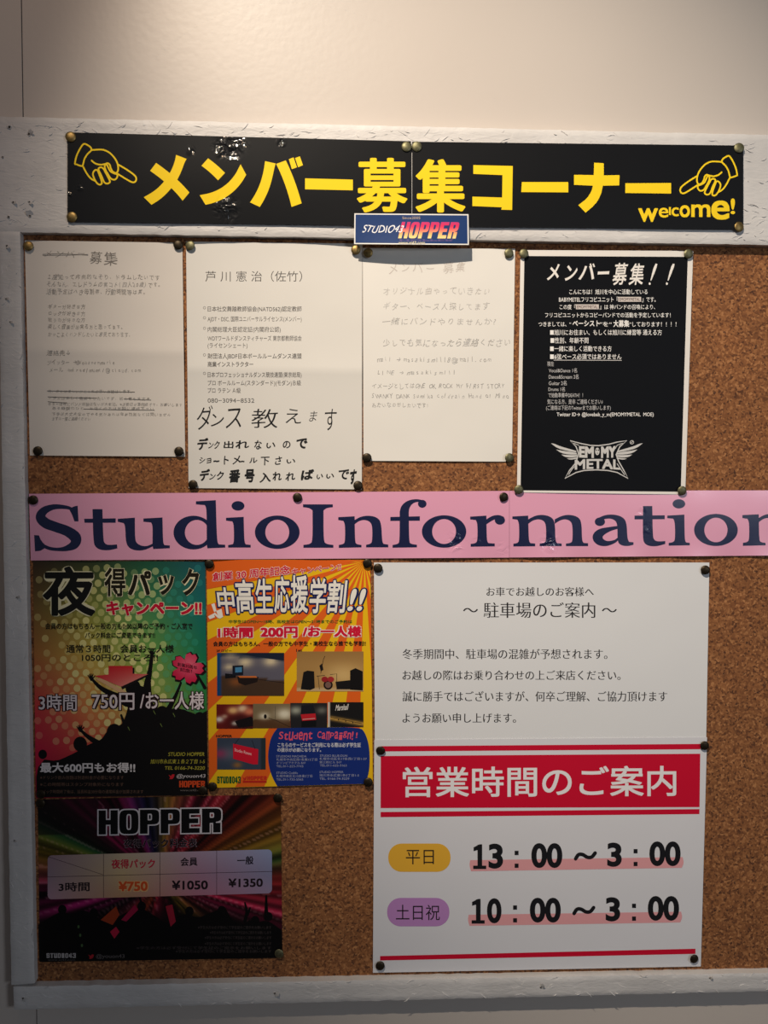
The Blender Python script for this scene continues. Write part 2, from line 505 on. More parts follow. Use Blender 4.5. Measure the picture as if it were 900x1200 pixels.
wall = link_mesh('wall_back', [(-2.6, 0.012, 0), (2.6, 0.012, 0), (2.6, 0.012, 3.6), (-2.6, 0.012, 3.6),
                               (-2.6, 0.10, 0), (2.6, 0.10, 0), (2.6, 0.10, 3.6), (-2.6, 0.10, 3.6)],
                 [(0, 1, 2, 3), (4, 7, 6, 5), (0, 4, 5, 1), (1, 5, 6, 2), (2, 6, 7, 3), (3, 7, 4, 0)], M_BARE)
wall['kind'] = 'structure'
s0, s1 = P(25, 0, 0), P(43, 1200, 0)
def seam_x(z): return s0.x + (s1.x - s0.x) * (z - s0.z) / (s1.z - s0.z)
g = 0.0007
for xa, xb in (((-2.6, -2.6), (seam_x(0) - g, seam_x(3.6) - g)), ((seam_x(0) + g, seam_x(3.6) + g), (2.6, 2.6))):
    v = [(xa[0], 0, 0), (xb[0], 0, 0), (xb[1], 0, 3.6), (xa[1], 0, 3.6), (xa[0], .0119, 0), (xb[0], .0119, 0), (xb[1], .0119, 3.6), (xa[1], .0119, 3.6)]
    link_mesh('wall_panel', v, [(0, 1, 2, 3), (4, 7, 6, 5), (0, 4, 5, 1), (1, 5, 6, 2), (2, 6, 7, 3), (3, 7, 4, 0)], M_WALL, wall)
fl = link_mesh('floor', [(-2.6, 0.10, -0.05), (2.6, 0.10, -0.05), (2.6, -3.2, -0.05), (-2.6, -3.2, -0.05), (-2.6, 0.10, 0), (2.6, 0.10, 0), (2.6, -3.2, 0), (-2.6, -3.2, 0)],
               [(0, 1, 2, 3), (4, 7, 6, 5), (0, 4, 5, 1), (1, 5, 6, 2), (2, 6, 7, 3), (3, 7, 4, 0)], M_FLOOR)
fl['kind'] = 'structure'

# ------------------------------------------------------------------ the notice board
board = bpy.data.objects.new('notice_board', None); COL.objects.link(board)
tag(board, 'big cork notice board in a roughly painted white wooden frame on the cream wall', 'notice board')
bc = P(450, 1165, 0); board.location = (bc.x, 0, bc.z); board.empty_display_size = 0.1

def frame_board(quad, seed, nu, nv, rag=0.0006):
    rng = random.Random(seed)
    q = [np.array(p, float) for p in quad]
    us, vs = np.meshgrid(np.linspace(0, 1, nu + 1), np.linspace(0, 1, nv + 1))
    us, vs = us.ravel(), vs.ravel()
    U, V = us[:, None], vs[:, None]
    p2 = (q[0] * (1 - U) + q[1] * U) * (1 - V) + (q[3] * (1 - U) + q[2] * U) * V
    w3 = PN(p2[:, 0], p2[:, 1], FRONT)
    Lx = np.linalg.norm(w3[nu] - w3[0]); Lz = np.linalg.norm(w3[-1] - w3[nu])
    W = nu + 1
    pts = []
    for k, (u, v) in enumerate(zip(us, vs)):
        x, y, z = w3[k]
        du = min(u, 1 - u) * Lx; dv = min(v, 1 - v) * Lz
        d = min(du, dv)
        y += 0.0012 * math.exp(-d / 0.0012)                                   # worn edge
        y += 0.00022 * noise.noise((x * 90, z * 90, seed)) + 0.0004 * noise.noise((x * 14, z * 14, seed + 5))
        if d < 1e-5:
            x += rag * noise.noise((x * 60, z * 60, seed + 9)); z += rag * noise.noise((x * 75, z * 75, seed + 3))
        pts.append((x, y, z))
    n0 = len(pts)
    fs = [(j * W + i, (j + 1) * W + i, (j + 1) * W + i + 1, j * W + i + 1) for j in range(nv) for i in range(nu)]
    ring = [i for i in range(W)] + [j * W + nu for j in range(1, nv + 1)] + [nv * W + i for i in range(nu - 1, -1, -1)] + [j * W for j in range(nv - 1, 0, -1)]
    q_ = len(ring)
    pts += [pts[r] for r in ring] + [(pts[r][0], -0.0002, pts[r][2]) for r in ring]
    for i in range(q_): fs.append((n0 + i, n0 + (i + 1) % q_, n0 + q_ + (i + 1) % q_, n0 + q_ + i))
    fs.append(tuple(n0 + q_ + i for i in range(q_)))
    L = np.array(board.location)
    o = link_mesh('frame_board', np.array(pts) - L, fs, M_PAINT, board)
    o.data.polygons.foreach_set('use_smooth', [i < nu * nv for i in range(len(fs))])
    # dried paint ridges left by the brush: short raised squiggles
    def inside(u, v): 
        p = (q[0] * (1 - u) + q[1] * u) * (1 - v) + (q[3] * (1 - u) + q[2] * u) * v
        return p
    rv, rf = [], []
    for _ in range(int(Lx * Lz * 4200)):
        u, v = rng.uniform(.01, .99), rng.uniform(.05, .95)
        if rng.random() < .35: v = rng.choice((rng.uniform(.03, .16), rng.uniform(.84, .97)))
        c = inside(u, v); a = rng.uniform(-.9, .9) + (math.pi / 2 if Lz > Lx else 0)
        ln = rng.uniform(3, 13); hw = rng.uniform(.35, .8); hgt = rng.uniform(.0003, .0009); bend = rng.uniform(-.5, .5)
        n = 5; mid = []
        for k in range(n + 1):
            t = k / n - .5
            mid.append((c[0] + math.cos(a + bend * t) * ln * t, c[1] + math.sin(a + bend * t) * ln * t, 1 - abs(2 * t) ** 2))
        nx, ny = -math.sin(a), math.cos(a)
        b0 = len(rv)
        xs, ys, hs = [], [], []
        for (mx, my, ww) in mid:
            for off, hq in ((-hw, -.0004), (0, hgt), (hw, -.0004)):
                xs.append(mx + nx * off * ww); ys.append(my + ny * off * ww); hs.append(FRONT + hq * (ww if hq > 0 else 1))
        uu = [(min(max(x, min(q[0][0], q[3][0]) + 1), max(q[1][0], q[2][0]) - 1)) for x in xs]
        rv += list(PN(uu, ys, np.array(hs)) - L)
        for k in range(n):
            for m in range(2):
                a0 = b0 + k * 3 + m
                rf.append((a0, a0 + 3, a0 + 4, a0 + 1))
    r = link_mesh('paint_ridges', rv, rf, M_PAINT, o, smooth=True)
    r['kind'] = 'stuff'
    return o

top_b = frame_board([(-60, 134.6), (960, 159.2), (960, 287.8), (-60, 270.4)], 1, 300, 36)
left_b = frame_board([(-3, 270.9), (23, 270.9), (40.2, 1153), (13, 1155)], 2, 8, 240, 0.0005)
bot_b = frame_board([(15, 1157), (960, 1139.6), (960, 1160.6), (16, 1184)], 3, 300, 8, 0.0009)

def nail_hole(par, x, y, r, flake=0.0, ang=0.0):
    """a dark nail hole with a rim of torn paint"""
    L = np.array(board.location); n = 12
    vs, fs, mi = [], [], []
    rng = random.Random(int(x * 7 + y))
    xs, ys, hs = [], [], []
    for k, (rr, hh) in enumerate(((0, .0006), (r, .0006), (r * 1.15, .0012), (r * 1.9, .0002))):
        for i in range(n):
            a = 2 * math.pi * i / n; j = 1 + rng.uniform(-.25, .25) * (k > 0)
            xs.append(x + rr * j * math.cos(a)); ys.append(y + rr * j * math.sin(a)); hs.append(FRONT + hh)
    for k in range(3):
        for i in range(n):
            a, b = k * n + i, k * n + (i + 1) % n
            fs.append((a, a + n, b + n, b)); mi.append(0 if k == 0 else 1)
    v = PN(xs, ys, np.array(hs)) - L
    hole = link_mesh('nail_hole', v, fs, [M_BARE, M_PAINT], par, midx=mi)
    if flake:
        c, s_ = math.cos(ang), math.sin(ang)
        pts = [(0, -.5), (.9, -.9), (1.2, .1), (.5, .7)]
        X = [x + flake * (c * a - s_ * b) for a, b in pts] * 2; Y = [y + flake * (s_ * a + c * b) for a, b in pts] * 2
        H = [FRONT + t for t in (.0006, .0035, .0042, .001)] + [FRONT + t - .0005 for t in (.0006, .0035, .0042, .001)]
        link_mesh('paint_flake', PN(X, Y, np.array(H)) - L, [(0, 3, 2, 1), (4, 5, 6, 7), (0, 1, 5, 4), (1, 2, 6, 5), (2, 3, 7, 6), (3, 0, 4, 7)], M_PAINT, par)
for x, y, r, fk, an in ((11, 149, 1.5, 0, 0), (34, 157, 1.3, 5, -.6), (15.5, 237, 1.0, 3, .4), (34.5, 236.5, 1.0, 3, .8), (10, 254, 1.1, 0, 0),
                        (35, 253, 1.1, 6, -1.6), (3, 184, .8, 0, 0)):
    nail_hole(top_b, x, y, r, fk, an)
for x, y, r, fk, an in ((8, 288, .9, 3, 1), (7, 350, .7, 2.5, .3), (12, 377, .7, 2.5, .5), (20, 700, .8, 3, .2), (17, 985, .8, 2.5, 1.0)):
    nail_hole(left_b, x, y, r, fk, an)
for x, y, r, fk, an in ((322, 1164, .9, 4.5, .6), (634, 1157, .9, 4, -.4), (27, 1170, 1.1, 4, .9), (832, 1146, .7, 3, .2)):
    nail_hole(bot_b, x, y, r, fk, an)

# cork sheet behind the frame
L = np.array(board.location)
cq = [P(24, 268, CORK), P(960, 284, CORK), P(960, 1138, CORK), P(38, 1152, CORK)]
cf = [Vector(p) - Vector(L) for p in cq]; cb = [Vector((p.x, L[1] + 0.0 - 0.0005, p.z)) for p in cf]
link_mesh('cork_panel', cf + cb, [(0, 3, 2, 1), (4, 5, 6, 7), (0, 1, 5, 4), (1, 2, 6, 5), (2, 3, 7, 6), (3, 0, 4, 7)], M_CORK, board)

# ------------------------------------------------------------------ how sheets bulge between their pins
def bulge(top=.003, bot=.002, mid=0.0, fold=None, fa=.002, side=0.0, base=0.0):
    def f(u, v):
        z = base + top * 4 * u * (1 - u) * np.exp(-v / .12) + bot * 4 * u * (1 - u) * np.exp(-(1 - v) / .10) + mid * np.sin(np.pi * u) * np.sin(np.pi * v)
        if fold is not None: z = z + fa * np.exp(-np.abs(v - fold) / .10)
        if side: z = z + side * np.exp(-u / .1) * np.sin(np.pi * v) + side * np.exp(-(1 - u) / .1) * np.sin(np.pi * v)
        return z
    return f

YEL = (250, 212, 34); BLK = (15, 15, 17); NAVY = (22, 28, 66)
PH = 0.0092
# ---- yellow on black banner, in two laminated lengths
def hand_icon(sh, tr):
    S1 = lambda pts: [tr(x, y) for x, y in pts]
    W = 1.9
    for pts, cl in (([(105, 340), (120, 270), (150, 205), (180, 160), (203, 153), (250, 180), (262, 212), (225, 250), (195, 300), (178, 360), (150, 360), (118, 348)], True),
                    ([(262, 212), (320, 207), (380, 210), (440, 240), (490, 295), (515, 350), (519, 400), (503, 430), (470, 420), (448, 385), (440, 355), (420, 338), (395, 345)], False),
                    ([(265, 312), (300, 340), (350, 352), (395, 345)], False),
                    ([(178, 360), (215, 430), (255, 482), (300, 508)], False),
                    ([(318, 404), (292, 408), (277, 440), (290, 485), (318, 530), (345, 543), (362, 530), (358, 500), (338, 445)], True),
                    ([(330, 395), (350, 377), (375, 387), (400, 430), (432, 490), (440, 518), (415, 533), (385, 518), (360, 460)], True),
                    ([(390, 362), (410, 352), (425, 380), (445, 415), (480, 435), (510, 445), (508, 475), (485, 495), (450, 485), (420, 440), (398, 400)], True),
                    ([(519, 350), (600, 398), (670, 448), (692, 480), (685, 512), (655, 520), (600, 492), (515, 440)], False)):
        sh.stroke('pointing_hand', S1(pts), W, YEL, 2, cl)

cv = lambda u, v: .0012 + .0016 * np.sin(np.pi * v) * np.sin(np.pi * u) + .0007 * np.sin(u * 9) * (v - .5)
bl = Sheet('banner_sheet', 'half of the black banner that starts with a pointing hand before big yellow katakana', 'banner', 'halves of the black banner',
           [(79, 155), (481.6, 165.5), (481.6, 265), (79, 260)], FRONT + .0016, LAMINATE, cv, BLK, (70, 20), 12)
R = 6
def box(sh, c, x0, yt, x1, yb, col, bold, layer, part='lettering', dy=0):
    sh.text(part, c, x0, yt, x1, yb, col, bold, layer, dy=dy, exact=True, res=R)
for c, x0, yt, x1, yb in (('メ', 168.5, 181.5, 222, 240), ('ン', 234, 185.5, 288.5, 240), ('ハ', 293, 188, 353.5, 242.5)):
    box(bl, c, x0, yt, x1, yb, YEL, .055, 2)
bl.poly('lettering', [(357.5, 209), (413.5, 210.5), (413.5, 223), (357.5, 221.8)], YEL, 2)
bl.poly('lettering', [(338.5, 186.5), (344, 184.5), (348, 196), (342, 198.3)], YEL, 2); bl.poly('lettering', [(345.8, 185.2), (351.4, 183.2), (355, 193.5), (349.4, 196)], YEL, 2)
box(bl, '募', 418, 185, 477.5, 249, YEL, (.030, .016), 2)
hand_icon(bl, lambda x, y: (x / 8.18 + 75, y / 8.18 + 150))
bl.finish()
br = Sheet('banner_sheet', 'half of the black banner with yellow lettering that ends in a small wavy welcome', 'banner', 'halves of the black banner',
           [(483, 166), (871, 170.5), (871, 269), (483, 265.2)], FRONT + .0016, LAMINATE, cv, BLK, (70, 20), 12)
box(br, '集', 487, 186.5, 545.5, 249, YEL, (.032, .020), 2)
q = 2.8125
for pts in ([(210, 80), (340, 83), (338, 228), (302, 227), (304, 219), (207, 215), (207, 184), (305, 187), (306, 113), (210, 109)],
            [(370, 136), (523, 136), (523, 170), (368, 169)], [(711, 140), (862, 139), (862, 174), (711, 172)]):
    br.poly('lettering', [(480 + x / q, 165 + y / q) for x, y in pts], YEL, 2)
br.poly('lettering', [(480 + x / q, 165 + y / q) for x, y in ((608, 72), (640, 74), (640, 114), (692, 113), (691, 147), (637, 148), (630, 180), (612, 210), (580, 237), (556, 212), (585, 190), (600, 165), (604, 148), (542, 145), (542, 112), (607, 113))], YEL, 2, smooth=1, lim=40)
hand_icon(br, lambda x, y: (864.4 - (x / 8.18 + 75 - 87.3) * .93, 182.4 + (y / 8.18 + 150 - 168.3) * .975))
for c, x0, yt, x1, yb, sl in (('w', 748, 244, 771, 260, -.03), ('e', 772, 243.5, 783.3, 255, 0), ('l', 783.9, 242.5, 786.2, 252, 0), ('c', 787, 243, 795.5, 253.5, 0),
                          ('o', 796.5, 240.5, 808.5, 254.7, 0), ('m', 810, 239.5, 832.5, 254.3, 0), ('e', 833.5, 235, 855, 257.5, 0), ('!', 856.2, 232.5, 861.4, 251, 0)):
    br.text('welcome_lettering', c, x0, yt, x1, yb, YEL, .018, 2, exact=True, res=R)
br.finish()

def heavy(sh, part, word, x0, y0, x1, y1, col, layer, grow=0.0, dy=0.0, skew=0.0, gap=.07, maxlen=None):
    """fat condensed poster capitals built from bars and rings"""
    B, G = 'b', 'r'
    glyph = {'H': [(B, 0, 0, .38, 1), (B, .62, 0, 1, 1), (B, .3, .4, .7, .6)], 'E': [(B, 0, 0, .42, 1), (B, .3, 0, .95, .2), (B, .3, .4, .88, .6), (B, .3, .8, .95, 1)],
             'P': [(B, 0, 0, .4, 1), (G, 0, 0, 1, .62)], 'R': [(B, 0, 0, .4, 1), (G, 0, 0, 1, .56), (B, .3, .44, .72, .6), (B, .58, .6, .96, 1)], 'O': [(G, 0, 0, 1, 1)], 'D': [(B, 0, 0, .4, 1), (G, 0, 0, 1, 1)],
             'T': [(B, 0, 0, 1, .2), (B, .3, 0, .7, 1)], 'I': [(B, .1, 0, .9, 1)], 'U': [(B, 0, 0, .38, .8), (B, .62, 0, 1, .8), (B, .06, .8, .94, 1), (B, 0, .7, 1, .9)],
             'S': [(B, .05, 0, .95, .19), (B, 0, .06, .38, .55), (B, .03, .4, .97, .6), (B, .62, .45, 1, .94), (B, .05, .81, .95, 1), (B, .62, .1, 1, .33), (B, 0, .67, .38, .9)],
             '4': [(B, .5, 0, .86, 1), (B, 0, .6, 1, .8), (B, .05, .2, .4, .7)], '3': [(B, .05, 0, .95, .18), (B, .62, .06, 1, .94), (B, .3, .4, .9, .58), (B, .05, .82, .95, 1), (B, 0, .12, .36, .3), (B, 0, .7, .36, .88)]}
    cw = (x1 - x0) / len(word)
    fit = lambda p: [(x + skew * (y1 - y), y + dy * (x - x0) / (x1 - x0)) for x, y in p]
    for i, ch in enumerate(word):
        a = x0 + cw * i; wd = cw * (1 - gap); H = y1 - y0
        for kind, bx0, by0, bx1, by1 in glyph[ch]:
            u0, u1, v0, v1 = a + wd * bx0 - grow, a + wd * bx1 + grow, y0 + H * by0 - grow, y0 + H * by1 + grow
            if kind == 'b': sh.poly(part, fit([(u0, v0), (u1, v0), (u1, v1), (u0, v1)]), col, layer, maxlen=maxlen)
            else:
                cx, cy, rx, ry = (u0 + u1) / 2, (v0 + v1) / 2, (u1 - u0) / 2, (v1 - v0) / 2
                ix, iy = max(rx - wd * .37 - 2 * grow, .05), max(ry - H * .17 - 2 * grow, .05); n = 28; pts = []
                for q_ in range(n):
                    t = 2 * math.pi * q_ / n; c_, s_ = math.cos(t), math.sin(t)
                    c_, s_ = math.copysign(abs(c_) ** .5, c_), math.copysign(abs(s_) ** .5, s_)
                    pts += [(cx + rx * c_, cy + ry * s_), (cx + ix * c_, cy + iy * s_)]
                tr = []
                for q_ in range(n):
                    p, r, p2, r2 = 2 * q_, 2 * q_ + 1, (2 * q_ + 2) % (2 * n), (2 * q_ + 3) % (2 * n)
                    tr += [(p, r, p2), (r, r2, p2)]
                sh.tris(part, fit(pts), tr, col, layer, maxlen)
# ---- small blue shop card hanging over the frame edge
def hopgrad(x, y):
    t = (y - 260) / 19.5
    return bilerp([[(200, 60, 120)] * 2, [(228, 50, 95)] * 2, [(240, 120, 110)] * 2, [(252, 190, 120)] * 2, [(255, 225, 150)] * 2], 0, t)
st = Sheet('shop_card', 'small navy card with pink and orange lettering tucked under the banner join', 'card', None,
           [(415.3, 250), (549, 251), (549.5, 287), (415, 286)], FRONT + .0062, GLOSSY,
           lambda u, v: .0005 + .004 * np.sin(np.pi * u) * v ** 2, (235, 232, 228), (24, 10), 8)
st.c[2] = np.array([549.5, 287.0])
st.poly('navy_field', [(416.7, 251.4), (547.6, 252.4), (548, 285.6), (416.4, 284.6)], (30, 58, 110), 1)
st.text('small_lettering', 'Since2005', 471.5, 253.8, 492.5, 256.8, (190, 170, 150), 0, 2)
heavy(st, 'heading_lettering', 'HOPPER', 466.5, 260, 535.5, 279.2, hopgrad, 2, dy=.3, skew=.24, gap=.1, maxlen=4)
st.text('heading_lettering', 'HOPPER', 468, 282.8, 532, 280.4, (90, 80, 130), .05, 2, skew=-.2)
st.text('script_lettering', 'STUDIO43', 424, 264, 471, 272.5, (240, 240, 245), .008, 3, skew=.35, wob=.5, res=4)
st.text('small_lettering', 'www.st43.com', 467, 282.6, 498, 286, (210, 200, 170), .02, 3)
st.finish()

# ---- row of four sheets under the banner
PENCIL = (122, 116, 110)
p1 = Sheet('paper_notice', 'creased sheet of small faint pencil handwriting with a crossed-out heading and lines', 'notice', 'handwritten notices',
           [(29, 281.7), (213.7, 284.5), (217, 535.2), (35, 533.7)], PH, PAPER, bulge(.003, .0015, .001, .51, .003, .0006), (214, 206, 198), (30, 60), 14, 3)
p1.hand('handwriting', 'メンバー', 51, 293, 102, 302, PENCIL, -.012, 1, fade=.3)
p1.hand('handwriting', '募集', 105, 294.5, 140, 309, PENCIL, 0, 1, gap=.2)
p1.stroke('handwriting', [(50, 298), (75, 297.5), (103, 299)], .7, PENCIL, 2)
p1.stroke('handwriting', [(50, 299.3), (80, 299), (103, 298)], .5, PENCIL, 2)
sx = 4.2857
for s_, x0, x1, y, hh in (('１度知って内向的なそり、ドラムしたいです', 150, 720, 232, 26), ('そんなん、エレドラムの実コト(四人20歳)です。', 148, 735, 270, 28),
                          ('活動予定はへき母割帯、行動時間等は某。', 148, 660, 307, 28), ('ギターが好きな方', 155, 345, 383, 22), ('ロックが好きな方', 155, 345, 417, 22),
                          ('歌うのが好きな方', 155, 345, 450, 22), ('楽しく音楽が出来る方と思ってます。', 155, 545, 484, 24), ('かっこよくバンドしたいと意見ております。', 155, 582, 522, 24),
                          ('連絡先↓', 150, 265, 614, 26), ('ツイッター →@Vokanemmarie', 150, 495, 662, 26), ('メール →mired1mumt1@icloud.com', 160, 622, 700, 26),
                          ('月、あとは優しいひとと私の思い出話はします。', 155, 590, 808, 16), ('ドラムは楽しく音楽をしたいです、初心者も大丈夫', 155, 670, 842, 16),
                          ('ギターは特にバンド経験はないが大歓迎。※活動日は要相談です。お願いします', 155, 832, 872, 17), ('ある経験のひと、お近くの方は気軽に連絡下さい', 175, 690, 893, 16),
                          ('下手は大丈夫なのでやる気があれば年齢性別などは問いません', 175, 775, 922, 17), ('まずは一度ご連絡ください', 175, 370, 945, 17)):
    p1.hand('handwriting', s_, 20 + x0 / sx, 270 + (y - hh / 2) / sx, 20 + x1 / sx, 270 + (y + hh / 2) / sx, PENCIL, 0.0, 1, fade=.35, dy=.8 if x1 > 600 else .3)
for x0, x1, y in ((152, 590, 806), (155, 400, 836), (540, 672, 846), (155, 250, 860), (335, 690, 897)):
    p1.stroke('handwriting', [(20 + x0 / sx, 270 + y / sx), (20 + (x0 + x1) / 2 / sx, 270 + (y + 4) / sx), (20 + x1 / sx, 270 + (y + 6) / sx)], .65, (70, 66, 64), 2)
p1.finish()

p2 = Sheet('paper_notice', 'sheet of small grey print with bold black marker writing across its lower part', 'notice', 'handwritten notices',
           [(218, 283), (424.7, 285.5), (424, 573.5), (221, 572)], PH, PAPER, bulge(.003, .0012, .0008, .515, .003, .0006), (218, 214, 208), (30, 60), 14, 7)
G = (96, 92, 90)
k = 3.75
X = lambda x: 210 + x / k
Y = lambda y: 270 + y / k
p2.text('printed_heading', '芦 川 憲 治（佐竹）', X(115), Y(178), X(540), Y(225), (84, 80, 78), -.006, 1)
for s_, x0, x1, y, b in (('○', 105, 117, 340, 0), ('日本社交舞踏教師協会(NATD562)認定教師', 125, 538, 345, .006), ('○', 105, 117, 384, 0), ('AJDT・DSC, 国際ユニバーサルライセンス(メンバー)', 125, 538, 389, 0),
                         ('○', 105, 117, 430, 0), ('内閣総理大臣認定証(内閣府公認)', 125, 446, 435, 0), ('WDTワールドダンスティチャーズ 東京都教師協会', 125, 538, 474, 0), ('(ライセンシェート)', 125, 300, 505, 0),
                         ('○', 105, 117, 547, 0), ('財団法人JBDF日本ボールルームダンス連盟', 125, 538, 552, .01), ('商業インストラクター', 125, 325, 588, .02),
                         ('○', 105, 117, 628, 0), ('日本プロフェッショナルダンス競技連盟(東京総局)', 125, 538, 634, 0), ('プロ ボールルーム(スタンダード)(モダン)Ｂ級', 125, 535, 670, 0), ('プロ ラテン Ａ級', 125, 270, 703, 0)):
    hh = 12 if s_ == '○' else 24
    p2.text('printed_lines', s_, X(x0), Y(y - hh / 2), X(x1), Y(y + hh / 2), G, b, 1, exact=s_ == '○')
p2.text('printed_lines', '080−3094−8532', X(125), Y(738), X(330), Y(757), G, 0, 1)
k2 = 4.2857
INKB = (22, 22, 24)
MR = [0]
def marker(chars, bold, wob=.25):
    MR[0] += 1
    for c, x0, yt, x1, yb in chars:
        p2.text('marker_line#%d' % MR[0], c, 215 + x0 / k2, 470 + yt / k2, 215 + x1 / k2, 470 + yb / k2, INKB, bold, 1, dy=-.8 if c != 'ー' else 0, skew=.08, exact=True, wob=wob, res=4, rnd=bold > 0)
marker((('ダ', 62, 28, 140, 145), ('ン', 137, 68, 202, 130), ('ス', 210, 42, 290, 138), ('教', 340, 40, 470, 136), ('え', 510, 40, 590, 112), ('ま', 632, 55, 668, 106), ('す', 705, 42, 765, 150)), -.006, .5)
marker((('デ', 68, 188, 122, 248), ('ン', 125, 208, 150, 238), ('ク', 153, 203, 180, 242), ('出', 200, 203, 250, 240), ('れ', 260, 198, 328, 240), ('な', 355, 198, 392, 245), ('い', 415, 210, 460, 238),
        ('の', 497, 203, 535, 240), ('で', 565, 190, 620, 242)), .035)
marker((('シ', 78, 285, 108, 315), ('ョ', 115, 290, 138, 315), ('ー', 150, 298, 180, 306), ('ト', 202, 275, 226, 318), ('メ', 245, 278, 285, 318), ('ー', 283, 300, 306, 307), ('ル', 330, 285, 370, 312),
        ('下', 385, 282, 430, 325), ('さ', 458, 280, 492, 322), ('い', 517, 292, 560, 315)), .03)
marker((('デ', 80, 345, 130, 402), ('ン', 130, 365, 160, 395), ('ク', 165, 355, 200, 398), ('番', 225, 345, 282, 412), ('号', 305, 345, 355, 412), ('入', 380, 362, 438, 410), ('れ', 445, 358, 492, 402),
        ('れ', 512, 358, 560, 400), ('ば', 588, 345, 652, 398), ('い', 668, 368, 700, 392), ('い', 716, 366, 755, 390), ('で', 775, 345, 830, 395), ('す', 832, 345, 866, 420)), .045)
p2.finish()

FAINT = (150, 147, 144)
p3 = Sheet('paper_notice', 'white sheet of very faint pencil handwriting directly below the navy card', 'notice', 'handwritten notices',
           [(425, 290.5), (603.6, 291.5), (600, 541), (426, 540)], PH, PAPER, bulge(.002, .0012, .0015, None, 0, .0008), (226, 222, 216), (30, 40), 14, 11)
k3 = 4.444
for s_, x0, x1, y, hh, col in (('メンバー 募集', 175, 590, 150, 58, (196, 186, 178)), ('オリジナル曲やっていきたい', 150, 715, 270, 40, (188, 182, 176)), ('ギター、ベース人探してます', 150, 710, 350, 40, (178, 174, 170)),
                          ('一緒にバンドやりませんか?', 145, 755, 430, 38, (172, 168, 164)), ('少しでも気になったら連絡ください', 150, 820, 540, 40, (162, 158, 154)),
                          ('mail → masakism1118@gmail.com', 118, 715, 628, 34, FAINT), ('LINE → masakism111', 120, 535, 695, 30, FAINT),
                          ('イメージとしてはONE OK ROCK MY FIRST STORY', 92, 785, 766, 30, FAINT), ('SWANKY DANK Sumika coldrain Hand of Mino', 92, 810, 818, 30, FAINT), ('みたいなのがしたいです!', 92, 395, 865, 26, FAINT)):
    p3.hand('handwriting', s_, 415 + x0 / k3, 280 + (y - hh / 2) / k3, 415 + x1 / k3, 280 + (y + hh / 2) / k3, col, -.004, 1, fade=.35)
p3.finish()

WH = (232, 226, 220)
p4 = Sheet('band_flyer', 'black flyer in a white border with white text and a winged white emblem', 'flyer', None,
           [(610, 293), (812.3, 294), (803, 579.5), (605.8, 577)], PH + .0012, PAPER2, bulge(.002, .001, .0006), (228, 222, 216), (30, 44), 16, 5)
p4.poly('black_field', [(614.5, 300), (806, 301), (797.8, 576.2), (610, 574.6)], (13, 14, 18), 1)
k4 = 3.873
X = lambda x: 600 + x / k4
Y = lambda y: 280 + y / k4
for c, x0, yt, x1, yb in (('メ', 157, 115, 210, 188), ('ン', 238, 120, 290, 190), ('ハ', 300, 122, 372, 186), ('ー', 388, 148, 440, 162), ('募', 452, 110, 515, 210), ('集', 528, 112, 592, 210)):
    p4.text('heading_lettering', c, X(x0), Y(yt), X(x1), Y(yb), WH, .012 if c in '募集' else .022, 2, exact=True, skew=.16, res=5, dy=-.5)
for dx in (0, 13): p4.poly('heading_lettering', [(X(352 + dx), Y(114)), (X(358 + dx), Y(111)), (X(364 + dx), Y(126)), (X(358 + dx), Y(129))], WH, 2)
for dx in (0, 78):
    p4.poly('heading_lettering', [(X(652 + dx), Y(112)), (X(660 + dx), Y(114)), (X(655 + dx), Y(135)), (X(632 + dx), Y(190)), (X(628 + dx), Y(188)), (X(642 + dx), Y(130))], WH, 2, smooth=1)
    p4.ell('heading_lettering', X(625 + dx), Y(203), 1.2, 1.6, WH, 2, 10)
for s_, x0, x1, yt, yb, b, cx in (
        ('こんにちは！旭川を中心に活動している', 260, 615, 228, 252, .01, 0), ('BABYMETELフリコピユニット『', 213, 482, 262, 287, .01, 0), ('』です。', 590, 652, 262, 287, .01, 0),
        ('この度『', 216, 290, 297, 320, .01, 0), ('』は 神バンドの召喚により、', 398, 650, 297, 320, .01, 0), ('フリコピユニットからコピーバンドでの活動を予定しています！', 150, 720, 334, 357, .01, 0),
        ('つきましては、“', 120, 268, 375, 398, .01, 0), ('ベーシスト', 275, 398, 368, 398, .035, 0), ('”を“', 398, 452, 375, 398, .01, 0), ('大募集', 460, 532, 368, 400, .035, 0), ('”しております！！！！', 533, 746, 375, 399, .01, 0),
        ('■旭川にお住まい、もしくは旭川に練習等 通える方', 173, 680, 411, 437, .01, 0), ('■性別、年齢不問', 175, 347, 447, 474, .01, 0), ('■一緒に楽しく活動できる方', 173, 452, 485, 511, .012, 0),
        ('■6弦ベース必須ではありません', 173, 497, 521, 547, .012, 0), ('現在', 160, 190, 556, 578, 0, 0), ('Vocal&Dance 1名', 167, 295, 586, 607, 0, 0), ('Dance&Scream 2名', 167, 302, 614, 636, 0, 0),
        ('Guitar 2名', 167, 248, 643, 665, 0, 0), ('Drums 1名', 165, 240, 671, 692, 0, 0), ('で始動準備中DEATH！！', 165, 322, 698, 720, 0, 0), ('気になる方、是非 ご連絡ください♪', 160, 412, 727, 750, 0, 0),
        ('(ご連絡は下記のTwitterまでお願いします)', 155, 448, 755, 777, 0, 0), ('Twitter ID→ @lovebab_y_m(EMOMYMETAL  MOE)', 203, 643, 787, 810, .012, 0)):
    p4.text('printed_lines', s_, X(x0), Y(yt), X(x1), Y(yb), (236, 233, 230) if b else (196, 194, 194), b, 2)
